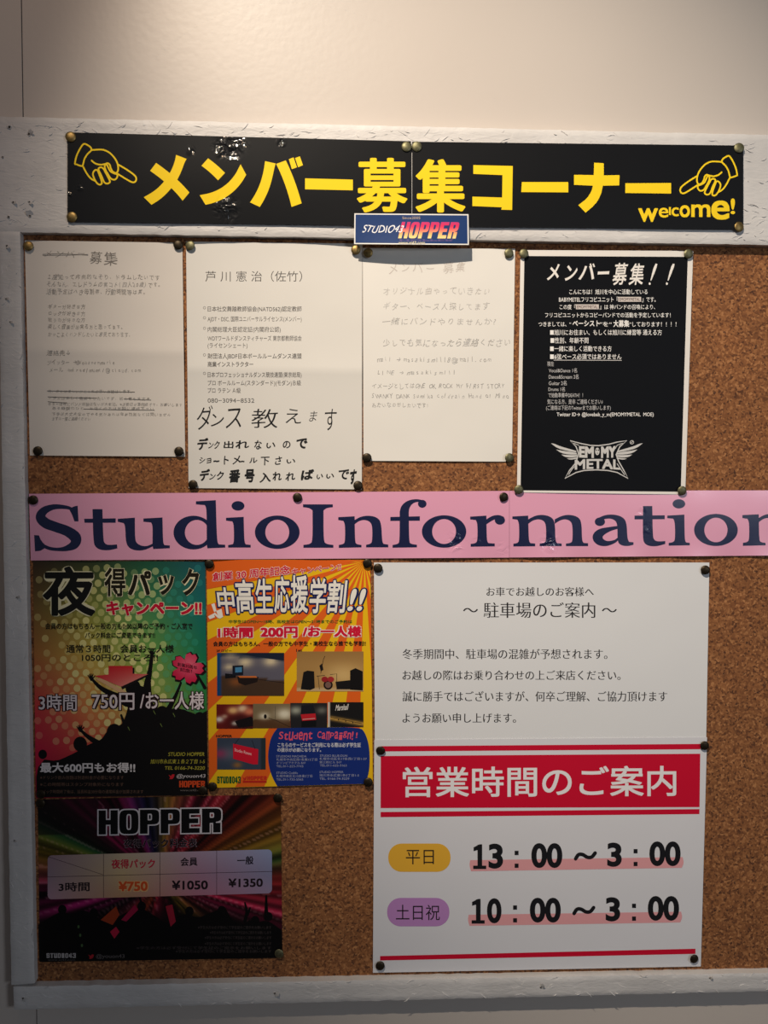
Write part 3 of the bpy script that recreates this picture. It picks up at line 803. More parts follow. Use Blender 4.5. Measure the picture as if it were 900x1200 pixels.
for y in (263, 297):
    x = 482 if y == 263 else 290
    p4.rect('highlight_bar', X(x), Y(y), X(x + 104), Y(y + 22), (206, 196, 190), 2)
    p4.text('bar_lettering', 'EMOMYMETAL', X(x + 5), Y(y + 4), X(x + 99), Y(y + 18), (90, 70, 70), .01, 3)
p4.stroke('printed_lines', [(X(190), Y(550)), (X(497), Y(551))], .7, (205, 202, 200), 2, sm=False)
kl = 6.43
E = lambda pts: [(630 + x / kl, 500 + y / kl) for x, y in pts]
EW = (200, 198, 196)
p4.stroke('winged_emblem', E([(245, 105), (330, 128), (400, 141), (460, 143), (540, 132), (600, 116), (672, 105), (620, 150), (592, 210), (610, 260), (650, 330), (682, 390), (600, 345), (530, 330),
                              (440, 325), (350, 330), (290, 345), (205, 390), (240, 330), (290, 270), (308, 200), (290, 150)]), 1.25, EW, 2, True, sm=False)
p4.stroke('winged_emblem', E([(272, 125), (310, 140)]), .8, EW, 2, sm=False); p4.stroke('winged_emblem', E([(640, 125), (600, 140), (585, 165)]), .8, EW, 2, sm=False)
p4.stroke('winged_emblem', E([(235, 360), (262, 318), (300, 280)]), .9, EW, 2); p4.stroke('winged_emblem', E([(655, 362), (625, 318), (600, 280)]), .9, EW, 2)
FE = ([(100, 125), (125, 128), (170, 148), (230, 165), (290, 182), (292, 194), (215, 180), (150, 163)], [(140, 172), (200, 184), (255, 190), (294, 198), (297, 210), (235, 210), (175, 198)],
      [(180, 210), (240, 214), (298, 214), (298, 226), (250, 234), (205, 228)], [(220, 240), (255, 238), (298, 231), (296, 242), (245, 250)])
for f_ in FE:
    p4.poly('winged_emblem', E(f_), EW, 2, smooth=1); p4.poly('winged_emblem', E([(893 - x, y) for x, y in f_]), EW, 2, smooth=1)
for s_, x0, x1, yt, yb in (('EM', 312, 424, 150, 236), ('MY', 478, 590, 150, 236), ('METAL', 280, 622, 243, 318)):
    p4.text('emblem_lettering', s_, 630 + x0 / kl, 500 + yt / kl, 630 + x1 / kl, 500 + yb / kl, EW, .05, 2, exact=True, arc=(lambda px: -0.9 * ((px - 699.5) / 25) ** 2) if yt == 150 else (lambda px: .9 * ((px - 699.5) / 25) ** 2))
p4.ell('winged_emblem', 700, 529, 2.6, 4.4, EW, 2, 14)
for x, y, r in ((699, 527.5, .75), (701.4, 527.5, .75), (700.1, 531, .6)): p4.ell('winged_emblem', x, y, r, r, (24, 25, 29), 3, 8)
p4.ring('winged_emblem', 740.5, 518.3, 2.4, 2.4, 740.5, 518.3, 1.7, 1.7, EW, 2, 16); p4.stroke('winged_emblem', [(739.3, 519.3), (741.7, 517.3)], .7, EW, 2)
p4.finish()

# ---- pink heading strip in two lengths, wide serif capitals and lower case
PK = (226, 160, 188)
cvp = lambda u, v: .0004 + .0008 * np.sin(np.pi * v) + .0022 * np.exp(-(1 - v) / .18) * np.sin(u * 13) ** 2
k1 = Sheet('heading_strip', 'pink laminated strip with navy serif lettering for studio and the start of information', 'sign', 'pink heading strips',
           [(34, 578.7), (596.8, 575.3), (596.8, 653.4), (36, 656.8)], PH + .0004, PINKLAM, cvp, PK, (90, 12), 12)
k2_ = Sheet('heading_strip', 'pink laminated strip with the last navy serif letters, below the black flyer', 'sign', 'pink heading strips',
            [(597.1, 575.2), (960, 574.6), (960, 650.6), (597.1, 653.3)], PH + .0004, PINKLAM, cvp, PK, (60, 12), 12)
def L5(sh, ox, sc, pts, sm=2, lim=48):
    sh.poly('serif_lettering', [(ox + x / sc, 575 + y / sc) for x, y in pts], NAVY, 1, smooth=sm, lim=lim)
def ring5(sh, ox, sc, a, b):
    sh.ring('serif_lettering', ox + a[0] / sc, 575 + a[1] / sc, a[2] / sc, a[3] / sc, ox + b[0] / sc, 575 + b[1] / sc, b[2] / sc, b[3] / sc, NAVY, 1)
def el5(sh, ox, sc, x, y, rx, ry): sh.ell('serif_lettering', ox + x / sc, 575 + y / sc, rx / sc, ry / sc, NAVY, 1, 32)
def st5(sh, ox, sc, pts): sh.stroke('serif_lettering', [(ox + x / sc, 575 + y / sc, w_ / sc) for x, y, w_ in pts], 1, NAVY, 1, n=6)
st5(k1, 30, 5, [(288, 128, 14), (262, 104, 18), (215, 95, 24), (160, 96, 32), (108, 118, 46), (88, 155, 58), (118, 190, 60), (180, 214, 58), (245, 238, 60), (292, 275, 66), (285, 315, 54), (240, 338, 32), (190, 344, 20), (140, 338, 20), (98, 320, 20)])
L5(k1, 30, 5, [(282, 92), (305, 88), (310, 180), (286, 180), (274, 145), (255, 108)], 1)
L5(k1, 30, 5, [(50, 260), (78, 262), (92, 295), (125, 328), (95, 348), (85, 353), (55, 355)], 1)
L5(k1, 30, 5, [(392, 108), (450, 108), (455, 285), (463, 308), (482, 319), (535, 315), (538, 338), (490, 350), (440, 348), (408, 330), (397, 295)])
L5(k1, 30, 5, [(343, 165), (528, 162), (528, 188), (345, 188)], 0)
L5(k1, 30, 5, [(540, 165), (640, 158), (641, 280), (650, 308), (680, 324), (715, 325), (748, 308), (748, 325), (700, 348), (650, 352), (608, 338), (587, 305), (584, 210), (575, 190), (540, 182)])
L5(k1, 30, 5, [(690, 163), (802, 157), (805, 305), (814, 319), (845, 321), (845, 337), (748, 342), (743, 320), (745, 205), (735, 186), (690, 182)])
ring5(k1, 200, 4.5, (120, 221, 105, 89), (138, 220, 63, 66))
L5(k1, 200, 4.5, [(133, 56), (238, 50), (244, 268), (254, 283), (287, 285), (288, 300), (194, 304), (190, 285), (190, 95), (180, 76), (133, 72)])
L5(k1, 200, 4.5, [(292, 143), (385, 138), (388, 268), (396, 283), (422, 286), (422, 300), (303, 300), (303, 287), (328, 282), (334, 268), (333, 180), (325, 162), (292, 158)]); el5(k1, 200, 4.5, 355, 80, 34, 25)
ring5(k1, 200, 4.5, (562, 219, 118, 88), (562, 219, 63, 66))
L5(k1, 200, 4.5, [(698, 72), (855, 72), (855, 87), (822, 91), (806, 104), (806, 266), (822, 282), (858, 286), (858, 301), (700, 301), (700, 286), (734, 282), (749, 266), (748, 104), (732, 91), (698, 87)])
def en(sh, ox, dy):
    L5(sh, ox, 5, [(x, y + dy) for x, y in [(82, 155), (178, 150), (180, 300), (190, 314), (218, 318), (218, 332), (85, 335), (85, 318), (112, 313), (122, 298), (122, 200), (112, 177), (82, 172)]])
    L5(sh, ox, 5, [(x, y + dy) for x, y in [(178, 172), (212, 152), (260, 145), (308, 155), (334, 185), (339, 298), (348, 312), (375, 316), (375, 332), (245, 332), (245, 317), (270, 312), (281, 298), (282, 212), (270, 182), (238, 170), (205, 176), (178, 196)]])
en(k1, 380, 0)
L5(k1, 380, 5, [(442, 120), (495, 120), (497, 298), (507, 312), (543, 317), (543, 332), (400, 334), (400, 318), (430, 313), (442, 298)]); L5(k1, 380, 5, [(387, 154), (560, 150), (560, 176), (387, 177)], 0)
st5(k1, 380, 5, [(468, 135, 53), (473, 105, 50), (490, 80, 38), (515, 64, 24), (545, 58, 16), (572, 62, 14)]); el5(k1, 380, 5, 574, 77, 25, 23)
ring5(k1, 380, 5, (702, 239, 130, 95), (702, 239, 70, 73))
L5(k1, 550, 5, [(5, 152), (100, 146), (102, 293), (112, 307), (149, 310), (149, 326), (8, 328), (8, 312), (36, 308), (48, 293), (48, 195), (38, 172), (5, 168)])
L5(k1, 550, 5, [(100, 168), (135, 146), (175, 141), (205, 155), (180, 160), (140, 170), (100, 197)]); el5(k1, 550, 5, 179, 173, 30, 26)
L5(k2_, 550, 5, [(252, 151), (345, 146), (348, 293), (358, 307), (386, 310), (386, 326), (258, 327), (258, 311), (282, 307), (292, 293), (292, 195), (282, 170), (252, 166)])
L5(k2_, 550, 5, [(345, 168), (385, 146), (430, 140), (478, 152), (502, 182), (504, 293), (514, 307), (541, 310), (541, 325), (412, 325), (412, 310), (440, 306), (450, 293), (450, 205), (438, 177), (408, 166), (372, 174), (345, 194)])
L5(k2_, 550, 5, [(500, 168), (543, 146), (588, 140), (635, 152), (658, 182), (660, 293), (670, 306), (696, 308), (696, 325), (566, 325), (566, 310), (595, 306), (605, 293), (605, 205), (593, 177), (562, 166), (530, 174), (500, 194)])
el5(k2_, 550, 5, 765, 182, 30, 25)
L5(k2_, 550, 5, [(740, 170), (785, 144), (840, 138), (893, 150), (922, 182), (926, 280), (936, 300), (962, 302), (962, 317), (925, 326), (888, 320), (868, 300), (868, 205), (858, 176), (828, 162), (790, 166), (765, 176)])
st5(k2_, 550, 5, [(872, 214, 16), (820, 226, 26), (772, 245, 46), (752, 272, 60), (768, 298, 48), (805, 309, 30), (850, 298, 18), (872, 280, 12)])
L5(k2_, 720, 5, [(168, 90), (222, 90), (225, 268), (234, 290), (255, 298), (298, 295), (298, 312), (250, 326), (205, 325), (176, 310), (166, 278)]); L5(k2_, 720, 5, [(118, 146), (295, 144), (295, 167), (118, 168)], 0)
L5(k2_, 720, 5, [(310, 146), (410, 140), (412, 288), (420, 303), (442, 306), (442, 320), (318, 322), (318, 306), (344, 302), (356, 288), (355, 188), (345, 164), (310, 161)]); el5(k2_, 720, 5, 378, 77, 37, 27)
ring5(k2_, 720, 5, (595, 230, 128, 94), (595, 230, 68, 72))
en(k2_, 853.6, -12)
k1.finish(); k2_.finish()
#@@LOWER
# ---- night-time offer poster
NG = [[(58, 44, 34), (52, 62, 40), (34, 84, 62), (28, 84, 96)],
      [(120, 92, 50), (136, 140, 62), (74, 138, 84), (22, 104, 104)],
      [(176, 112, 60), (204, 178, 84), (122, 168, 78), (20, 118, 84)],
      [(206, 66, 66), (226, 150, 82), (178, 176, 84), (50, 130, 62)],
      [(196, 34, 66), (208, 76, 64), (150, 96, 58), (40, 60, 36)],
      [(150, 22, 50), (70, 24, 30), (30, 20, 20), (18, 15, 15)]]
night = Sheet('offer_poster', 'green and red dotted party poster with a crowd silhouette, red arrow and pink blossom', 'poster', None,
              [(38.6, 657), (240.5, 658.2), (243.5, 931.5), (42, 935.5)], PH - .0001, GLOSSY, bulge(.0006, .001, .0005), lambda u, v: bilerp(NG, u, v), (48, 64), 14, 9)
rr = random.Random(4)
for i in range(-4, 26):
    for j in range(0, 26):
        x = 30 + i * 12.4 + (j % 2) * 6.2 + (j - 12) * .9; y = 664 + j * 8.6 - i * .9
        u = (x - 40) / 202; v = (y - 657) / 276
        if not (0.02 < u < .98 and .02 < v < .80): continue
        w_ = math.exp(-((u - .42 - .1 * v) ** 2) / .10 - ((v - .45) ** 2) / .12) + .25
        if rr.random() > w_ + .25: continue
        b = bilerp(NG, u, v); t = min(.9, .25 + .75 * w_ * rr.random())
        c = tuple(b[q_] * (1 - t) + (236, 226, 150)[q_] * t for q_ in range(3))
        if u > .75: c = tuple(b[q_] * .8 + (60, 190, 180)[q_] * .2 for q_ in range(3))
        night.ell('halftone_dots', x, y, 4.1, 4.3, c, 1, 14)
SI = (20, 17, 17)
night.poly('crowd_silhouette', [(43, 934.5), (42.5, 902), (52, 890), (66, 892), (80, 886), (92, 880), (104, 872), (118, 868), (126, 856), (136, 852), (144, 848), (150, 830), (152, 812), (154, 800),
                                (163, 803), (172, 806), (176, 820), (184, 830), (196, 833), (206, 829), (222, 834), (232, 838), (242.4, 833), (243.2, 930.8)], SI, 2, smooth=1)
for x, y, r in ((94, 872, 8), (134, 858, 9), (156, 806, 9), (50, 884, 5), (118, 876, 8), (190, 836, 8), (214, 840, 8), (234, 842, 7)): night.ell('crowd_silhouette', x, y, r, r * 1.1, SI, 2, 18)
for pts in ([(108, 796, 3), (118, 806, 5), (134, 815, 8), (150, 822, 14)], [(172, 818, 12), (173, 800, 8), (176, 784, 5), (178, 768, 4)], [(95, 856, 3), (104, 864, 5), (120, 874, 8)], [(142, 838, 2.5), (146, 850, 4), (150, 866, 6)],
            [(212, 800, 2.5), (206, 815, 4), (196, 834, 7)], [(232, 792, 2.5), (240, 806, 4)]): night.stroke('crowd_silhouette', pts, 1, SI, 2)
for hx, hy in ((107, 795), (178, 766), (94, 855)):
    for a in (-2.4, -2.0, -1.6, -1.2, -.6):
        night.stroke('crowd_silhouette', [(hx, hy + 2, 2.2), (hx + 5.5 * math.cos(a), hy + 5.5 * math.sin(a), 1.0)], 1, SI, 2, n=2)
for x, y in ((180, 833), (188, 848), (150, 852), (203, 836)): night.stroke('crowd_silhouette', [(x, y, .8), (x + 2, y + 4, .5)], 1, (120, 140, 70), 3, n=2)
RG = lambda x, y: bilerp([[(206, 34, 44), (206, 50, 50)], [(222, 70, 70), (236, 190, 170)]], (x - 111) / 62, (y - 780) / 25)
night.poly('down_arrow', [(129.5, 782.5), (157.5, 782.5), (157.5, 791), (174.5, 791.5), (143.5, 808)], (30, 22, 22), 3)
night.poly('down_arrow', [(111, 795), (120, 795), (141.7, 807), (150, 812), (146, 815)], (222, 176, 130), 3)
night.poly('down_arrow', [(127.2, 780.3), (155.4, 780.3), (155.4, 789.5), (173.5, 790), (141.7, 804.8), (111, 792), (127.2, 790.5)], RG, 4, maxlen=5)
cx, cy = 219.7, 783
for lay, col, g_ in ((3, (30, 14, 18), 1.12), (4, (220, 52, 88), 1.0)):
    for i in range(5):
        a = -1.25 + i * 2 * math.pi / 5
        pts = []
        for r_, d in ((2, -.6), (11, -.62), (17, -.42), (19.5, -.16), (17, 0), (19.5, .16), (17, .42), (11, .62), (2, .6)):
            pts.append((cx + g_ * r_ * math.cos(a + d) + (lay == 3) * .8, cy + g_ * r_ * .95 * math.sin(a + d) + (lay == 3) * .8))
        night.poly('cherry_blossom', pts, col if lay == 3 else (lambda x, y: bilerp([[(232, 110, 130)] * 2, [(206, 34, 72)] * 2], 0, math.hypot(x - cx - 2, y - cy + 4) / 20)), lay, maxlen=6)
    night.ell('cherry_blossom', cx, cy, 6, 6, (214, 60, 90) if lay == 4 else col, lay)
night.text('blossom_lettering', '創業30周年', 208, 776, 231, 780.5, (60, 16, 26), .02, 5, dy=4.5); night.text('blossom_lettering', '記念！', 211, 782, 225, 786.5, (60, 16, 26), .02, 5, dy=2.5)
HALO = (222, 214, 176)
def halo(sh, part, s_, x0, yt, x1, yb, c, b, hcol, hb, layer, **kw):
    sh.text(part + '_outline', s_, x0 - hb * 12, yt - hb * 12, x1 + hb * 12, yb + hb * 12, hcol, b + hb, layer, exact=True, **kw)
    sh.text(part, s_, x0, yt, x1, yb, c, b, layer + 1, exact=True, **kw)
halo(night, 'heading_lettering', '夜', 50, 663.5, 111.5, 722, (24, 24, 22), .028, HALO, .045, 5, res=5)
halo(night, 'heading_lettering', '得', 122.5, 665.5, 147, 699, (34, 30, 20), .02, HALO, .045, 5, res=4)
halo(night, 'heading_lettering', 'パ', 150, 669, 177, 697.5, (34, 30, 20), .03, HALO, .045, 5, res=4)
halo(night, 'heading_lettering', 'ッ', 185, 673.5, 204, 697.5, (34, 30, 20), .03, HALO, .045, 5, res=4)
halo(night, 'heading_lettering', 'ク', 213, 666, 233.5, 698, (34, 30, 20), .03, HALO, .045, 5, res=4)
halo(night, 'red_lettering', 'キャンペーン!!', 124.5, 704.5, 236.5, 721.5, (196, 20, 52), .04, HALO, .045, 5)
DK = (34, 28, 20)
for s_, x0, x1, yt, yb, b in (('会員の方はもちろん一般の方も0:00以降のご予約・ご入室で', 53, 225.6, 730, 737.5, .025), ('パック料金にご変更できます!!', 99.7, 181.6, 741, 747.8, .025),
                              ('通常３時間　会員お一人様', 77.7, 203.6, 755.4, 765, .02), ('1050円のところ!!', 96, 185, 766, 775, .02)):
    night.text('printed_lines', s_, x0, yt, x1, yb, DK, b, 5)
halo(night, 'price_lettering', '3時間', 45.5, 813.5, 90, 833, (228, 214, 216), .012, (40, 14, 22), .06, 5)
halo(night, 'price_lettering', '750円', 107.5, 812, 157.5, 832, (228, 214, 216), .012, (40, 14, 22), .06, 5)
halo(night, 'price_lettering', '/お一人様', 164, 810.5, 239, 831.5, (228, 214, 216), .012, (40, 14, 22), .06, 5)
night.text('saving_lettering', '最大600円もお得!!', 47, 893.5, 158.5, 905.5, (226, 218, 218), .025, 5)
for i, y in enumerate((909, 917, 925.5)):
    night.text('fine_print', ('※ドリンク飲み放題は別途料金が必要になります', '※この時間帯はスタンプ対象外になります', '※パック時間終了後は、延長料金30分毎の通常料金が加算されます')[i], 47, y, (145, 145, 168)[i], y + 4.4, (112, 84, 70), 0, 5)
OL = (176, 166, 60)
for s_, x0, x1, yt, yb, c in (('STUDIO HOPPER', 197, 239.5, 881.6, 886, OL), ('旭川市永広東１条２丁目 1-5', 176, 239.6, 889.6, 895, OL), ('TEL 0166-74-3220', 192.6, 239.8, 898, 902, OL), ('@youon43', 206.5, 240.2, 907, 912.6, (200, 190, 190)), ('www.st43.com', 211, 239, 924.8, 927.2, (120, 110, 104))):
    night.text('contact_lettering', s_, x0, yt, x1, yb, c, .012, 5, skew=.15)
heavy(night, 'contact_lettering', 'HOPPER', 210, 915, 240.5, 922.6, (214, 74, 34), 5)
night.poly('bird_mark', [(197.5, 907.5), (200, 909.5), (202, 907.3), (204.5, 907.5), (204, 910.5), (202, 913), (198.5, 913), (199.5, 911.2)], (206, 36, 48), 5, smooth=1)
night.finish()

# ---- student discount poster
YO, OR = (236, 186, 24), (226, 98, 30)
stu = Sheet('discount_poster', 'yellow and orange sunburst poster with small room photographs and a blue panel', 'poster', None,
            [(242, 655.8), (434, 656.2), (437, 918.8), (245.2, 923.4)], PH - .0001, GLOSSY, bulge(.0012, .001, .0005), YO, (36, 48), 14, 2)
o_ = (427, 658)
def clip(poly, c):
    """clip a polygon to the convex quad c (clockwise on the page)"""
    out = poly
    for i in range(4):
        a, b = c[i], c[(i + 1) % 4]; inp, out = out, []
        side = lambda p: (b[0] - a[0]) * (p[1] - a[1]) - (b[1] - a[1]) * (p[0] - a[0])
        for k_ in range(len(inp)):
            p, q_ = inp[k_ - 1], inp[k_]; sp, sq = side(p), side(q_)
            if (sp >= 0) != (sq >= 0):
                t = sp / (sp - sq); out.append((p[0] + (q_[0] - p[0]) * t, p[1] + (q_[1] - p[1]) * t))
            if sq >= 0: out.append(q_)
        if not out: return []
    return out
cc = [(242, 655.9), (434, 656.3), (437, 918.6), (245.2, 923.1)]
for i in range(34):
    a = math.radians(i * 11.2 + 2); b = a + math.radians(5.8)
    pl = clip([o_, (o_[0] + 520 * math.cos(a), o_[1] + 520 * math.sin(a)), (o_[0] + 520 * math.cos(b), o_[1] + 520 * math.sin(b))], cc)
    if len(pl) > 2: stu.poly('sun_rays', pl, OR, 1)
stu.poly('sun_rays', clip([(242, 655), (434, 655), (380, 664), (242, 690)], cc), OR, 2)
k = 4.39
X = lambda x: 235 + x / k
Y = lambda y: 650 + y / k
RD = (206, 24, 56); WT = (238, 232, 222); NB = (26, 34, 86)
def halo2(s_, x0, yt, x1, yb, c, b, hc, hb, lay, part='lettering', **kw):
    stu.text(part + '_outline', s_, X(x0) - hb * 9, Y(yt) - hb * 9, X(x1) + hb * 9, Y(yb) + hb * 9, hc, b + hb, lay, exact=True, **kw)
    stu.text(part, s_, X(x0), Y(yt), X(x1), Y(yb), c, b, lay + 1, exact=True, **kw)
halo2('創業 30 周年記念', 62, 92, 460, 138, RD, .04, WT, .05, 3, 'anniversary_lettering', dy=-8.5)
halo2('キャンペーン!!', 470, 72, 722, 106, RD, .03, WT, .05, 3, 'anniversary_lettering', dy=-6)
for c, x0, yt, x1, yb, sk in (('中', 96, 168, 182, 305, -.12), ('高', 187, 128, 278, 303, -.06), ('生', 285, 122, 372, 300, -.02), ('応', 380, 110, 458, 300, 0), ('援', 465, 105, 552, 300, .0), ('学', 557, 118, 640, 302, .06),
                              ('割', 645, 130, 740, 300, .1), ('!!', 752, 175, 828, 290, .25)):
    stu.text('heading_lettering_outline', c, X(x0) - 1.6, Y(yt) - 1.6, X(x1) + 1.6, Y(yb) + 1.6, NB, .075, 5, exact=True, skew=sk)
    stu.text('heading_lettering', c, X(x0), Y(yt), X(x1), Y(yb), WT, .02, 6, exact=True, skew=sk)
for pts in ([(55, 255), (72, 250), (82, 290), (70, 295)], [(80, 290), (108, 278), (116, 320), (98, 330)], [(38, 318), (68, 302), (74, 322), (48, 332)], [(72, 296), (100, 322), (92, 328), (68, 306)]):
    stu.poly('burst_mark', [(X(x), Y(y)) for x, y in pts], WT, 4)
stu.text('green_lettering', '中学生はOPEN〜18時、高校生はOPEN〜21時までのご予約は', X(145), Y(335), X(780), Y(353), (40, 96, 40), .02, 4)
halo2('1時間', 88, 372, 270, 428, RD, .045, WT, .06, 3, 'price_lettering'); halo2('200円', 308, 370, 500, 428, RD, .045, WT, .06, 3, 'price_lettering')
halo2('/お一人様', 525, 366, 828, 424, RD, .045, WT, .06, 3, 'price_lettering')
stu.text('black_lettering', '会員の方はもちろん、一般の方でも中学生・高校生なら誰でも学割!!', X(65), Y(446), X(850), Y(472), (30, 26, 26), .035, 4, dy=-.6)
stu.text('black_lettering', '2F ロビー', X(82), Y(487), X(160), Y(501), (30, 26, 26), .03, 4); stu.text('black_lettering', '1st', X(492), Y(485), X(523), Y(499), (30, 26, 26), .03, 4)
Y = lambda y: 760 + y / k
stu.text('black_lettering', 'HOPPER', X(80), Y(444), X(162), Y(457), (30, 26, 26), .04, 4)
def photo(x0, y0, x1, y1, fn, shapes=(), name='photograph'):
    nx, ny = 26, 18
    pts = [(x0 + (x1 - x0) * i / nx, y0 + (y1 - y0) * j / ny) for j in range(ny + 1) for i in range(nx + 1)]
    tr = []
    for j in range(ny):
        for i in range(nx):
            a = j * (nx + 1) + i; tr += [(a, a + nx + 1, a + 1), (a + 1, a + nx + 1, a + nx + 2)]
    key = name
    while key in stu.parts: key += ' '
    stu.tris(key, pts, tr, lambda x, y: fn((x - x0) / (x1 - x0), (y - y0) / (y1 - y0)), 4)
    for kind, lay, col, pp in shapes:
        q_ = [(x0 + (x1 - x0) * a, y0 + (y1 - y0) * b) for a, b in pp] if kind in 'ps' else None
        if kind == 'p': stu.poly(key, q_, col, lay)
        elif kind == 's': stu.stroke(key, q_, .55, col, lay, sm=False)
        elif kind == 'e': (a, b, c, d) = pp; stu.ell(key, x0 + (x1 - x0) * a, y0 + (y1 - y0) * b, (x1 - x0) * c, (y1 - y0) * d, col, lay, 16)
gl = lambda u, v, a, b, r, s=1.0: math.exp(-((u - a) ** 2 + ((v - b) * s) ** 2) / r)
def mixc(a, b, t): t = min(1, max(0, t)); return tuple(a[i] * (1 - t) + b[i] * t for i in range(3))
def f_lobby(u, v):
    c = (96, 92, 104) if v < .5 + .15 * u else (72, 52, 38)
    if v < .18 - .1 * (1 - u): c = (34, 44, 66)
    c = mixc(c, (236, 214, 170), .9 * gl(u, v, .42, .22, .012) + .9 * gl(u, v, .8, .2, .012) + .8 * gl(u, v, .18, .33, .006) + .5 * gl(u, v, .2, .08, .01))
    c = mixc(c, (150, 84, 40), .8 * gl(u, v, .28, .68, .01))
    if u < .07: c = (20, 66, 116)
    return c
photo(X(85), Y(22), X(430), Y(243), f_lobby, (('p', 5, (24, 28, 40), [(.23, .30), (.39, .29), (.39, .52), (.23, .53)]), ('p', 6, (70, 130, 170), [(.27, .34), (.37, .33), (.37, .45), (.27, .46)]),
      ('p', 5, (34, 24, 22), [(.30, .56), (.62, .56), (.60, .68), (.42, .76), (.32, .70)]), ('p', 6, (206, 110, 50), [(.31, .54), (.58, .54), (.60, .58), (.34, .58)]), ('p', 5, (22, 20, 24), [(.12, .48), (.28, .50), (.28, .58), (.12, .6)]),
      ('s', 5, (34, 26, 28), [(.62, .62), (1, .70)]), ('p', 5, (28, 36, 54), [(.30, 0), (1, 0), (1, .18), (.78, .14), (.5, .07)])))
def f_drum(u, v):
    c = mixc((168, 128, 74), (206, 170, 110), gl(u, v, .7, .6, .08)); c = mixc(c, (130, 92, 50), max(0, .35 - v)) 
    return (196, 164, 120) if v > .9 else c
photo(X(495), Y(15), X(838), Y(220), f_drum, (('p', 5, (24, 20, 20), [(.06, .95), (.10, .52), (.16, .48), (.26, .5), (.27, .92), (.2, .97)]), ('p', 5, (22, 18, 18), [(.80, .48), (.88, .42), (.99, .5), (.99, .98), (.8, .96)]),
      ('p', 5, (26, 22, 22), [(.58, .76), (.80, .72), (.80, .95), (.60, .95)]), ('e', 5, (30, 18, 18), (.47, .84, .07, .12)), ('e', 6, (150, 36, 40), (.42, .70, .05, .07)), ('e', 6, (164, 44, 46), (.51, .70, .05, .07)),
      ('e', 7, (120, 90, 80), (.47, .84, .045, .08)), ('s', 5, (34, 26, 22), [(.36, .55), (.40, .20), (.42, .12)]), ('p', 5, (30, 24, 22), [(.34, .36), (.38, .3), (.40, .46), (.36, .5)]), ('s', 5, (50, 40, 34), [(.30, .62), (.42, .60)]), ('s', 5, (50, 40, 34), [(.50, .58), (.60, .56), (.60, .95)]),
      ('s', 5, (60, 50, 40), [(.32, .62), (.34, .95)])))
def f_cym(u, v):
    c = mixc((104, 26, 24), (40, 18, 20), gl(u, v, .7, .8, .12))
    for a, b, r, cl in ((.45, .25, .02, (226, 176, 116)), (.72, .18, .02, (228, 196, 160)), (.9, .3, .02, (206, 120, 90)), (.08, .62, .012, (214, 206, 196)), (.5, .78, .006, (190, 180, 170)), (.22, .5, .006, (180, 140, 120))):
        c = mixc(c, cl, 1.2 * gl(u, v, a, b, r))
    return c
photo(X(82), Y(287), X(270), Y(412), f_cym, (('p', 5, (24, 18, 20), [(.5, .7), (.95, .5), (1, .6), (1, .9), (.6, .95)]),))
photo(X(270), Y(284), X(461), Y(410), lambda u, v: mixc((86, 58, 36) if v > .62 + .1 * abs(u - .5) else (124, 106, 78), (222, 212, 188), gl(u, v, .30, .5, .02) + 1.1 * gl(u, v, .85, .42, .05)),
      (('e', 5, (26, 22, 20), (.33, .52, .04, .09)), ('s', 5, (50, 34, 24), [(.42, .58), (.62, .68), (1, .95)]), ('s', 5, (100, 90, 74), [(.6, .1), (.6, .62)])))
photo(X(462), Y(280), X(652), Y(408), lambda u, v: mixc((36, 34, 36), (176, 178, 160), .9 * gl(u, v, .15, .3, .03) + .5 * gl(u, v, .85, .3, .02)),
      (('p', 5, (26, 28, 34), [(.30, .1), (.62, .08), (.68, .45), (.28, .5)]), ('p', 6, (190, 34, 44), [(.28, .46), (.68, .42), (.70, .68), (.32, .72)]), ('s', 7, (230, 200, 190), [(.34, .66), (.66, .62)]), ('p', 5, (18, 18, 20), [(.3, .72), (.7, .7), (.7, .95), (.3, .98)])))
photo(X(655), Y(276), X(838), Y(404), lambda u, v: (200, 190, 176) if u < .05 else mixc((26, 24, 24), (176, 136, 66), 1.3 * math.exp(-((v - .62 - .26 * u) ** 2) / .006)),
      (('s', 5, (26, 22, 20), [(.08, .60), (.95, .86)]), ('e', 5, (30, 24, 20), (.3, .7, .015, .03)), ('e', 5, (30, 24, 20), (.5, .76, .015, .03)), ('e', 5, (30, 24, 20), (.7, .82, .015, .03))))
def f_sign(u, v):
    c = mixc((56, 66, 84), (90, 96, 110), gl(u, v, .25, .5, .05)); c = mixc(c, (160, 50, 90), .8 * gl(u, v, .05, .5, .02)); c = mixc(c, (170, 110, 50), .8 * gl(u, v, .42, .86, .008)); return c if u < .9 else (40, 50, 56)
photo(X(85), Y(460), X(335), Y(622), f_sign, (('p', 5, (206, 24, 48), [(.33, .18), (.85, .36), (.84, .84), (.74, .84), (.33, .66)]), ('s', 5, (26, 24, 30), [(.36, .2), (.45, .02)]), ('s', 5, (26, 24, 30), [(.78, .34), (.72, .08)])))
stu.text('photo_lettering', 'Amp', X(695), Y(288), X(757), Y(318), (220, 214, 206), .03, 6, skew=.3) if False else stu.text('photo_lettering', 'Marshall', X(693), Y(290), X(757), Y(320), (222, 216, 208), .03, 6, skew=.2, dy=-1)
stu.text('photo_lettering', 'Studio Room', X(175), Y(512), X(262), Y(528), (240, 190, 190), .02, 6, dy=5)
bp_ = [(395, 410), (600, 406), (820, 405), (845, 430), (866, 490), (871, 570), (866, 640), (848, 696), (620, 702), (395, 708), (370, 665), (352, 610), (346, 550), (356, 480), (372, 440)]
stu.poly('blue_panel', [(X(x), Y(y)) for x, y in bp_], (24, 46, 118), 4, smooth=2)
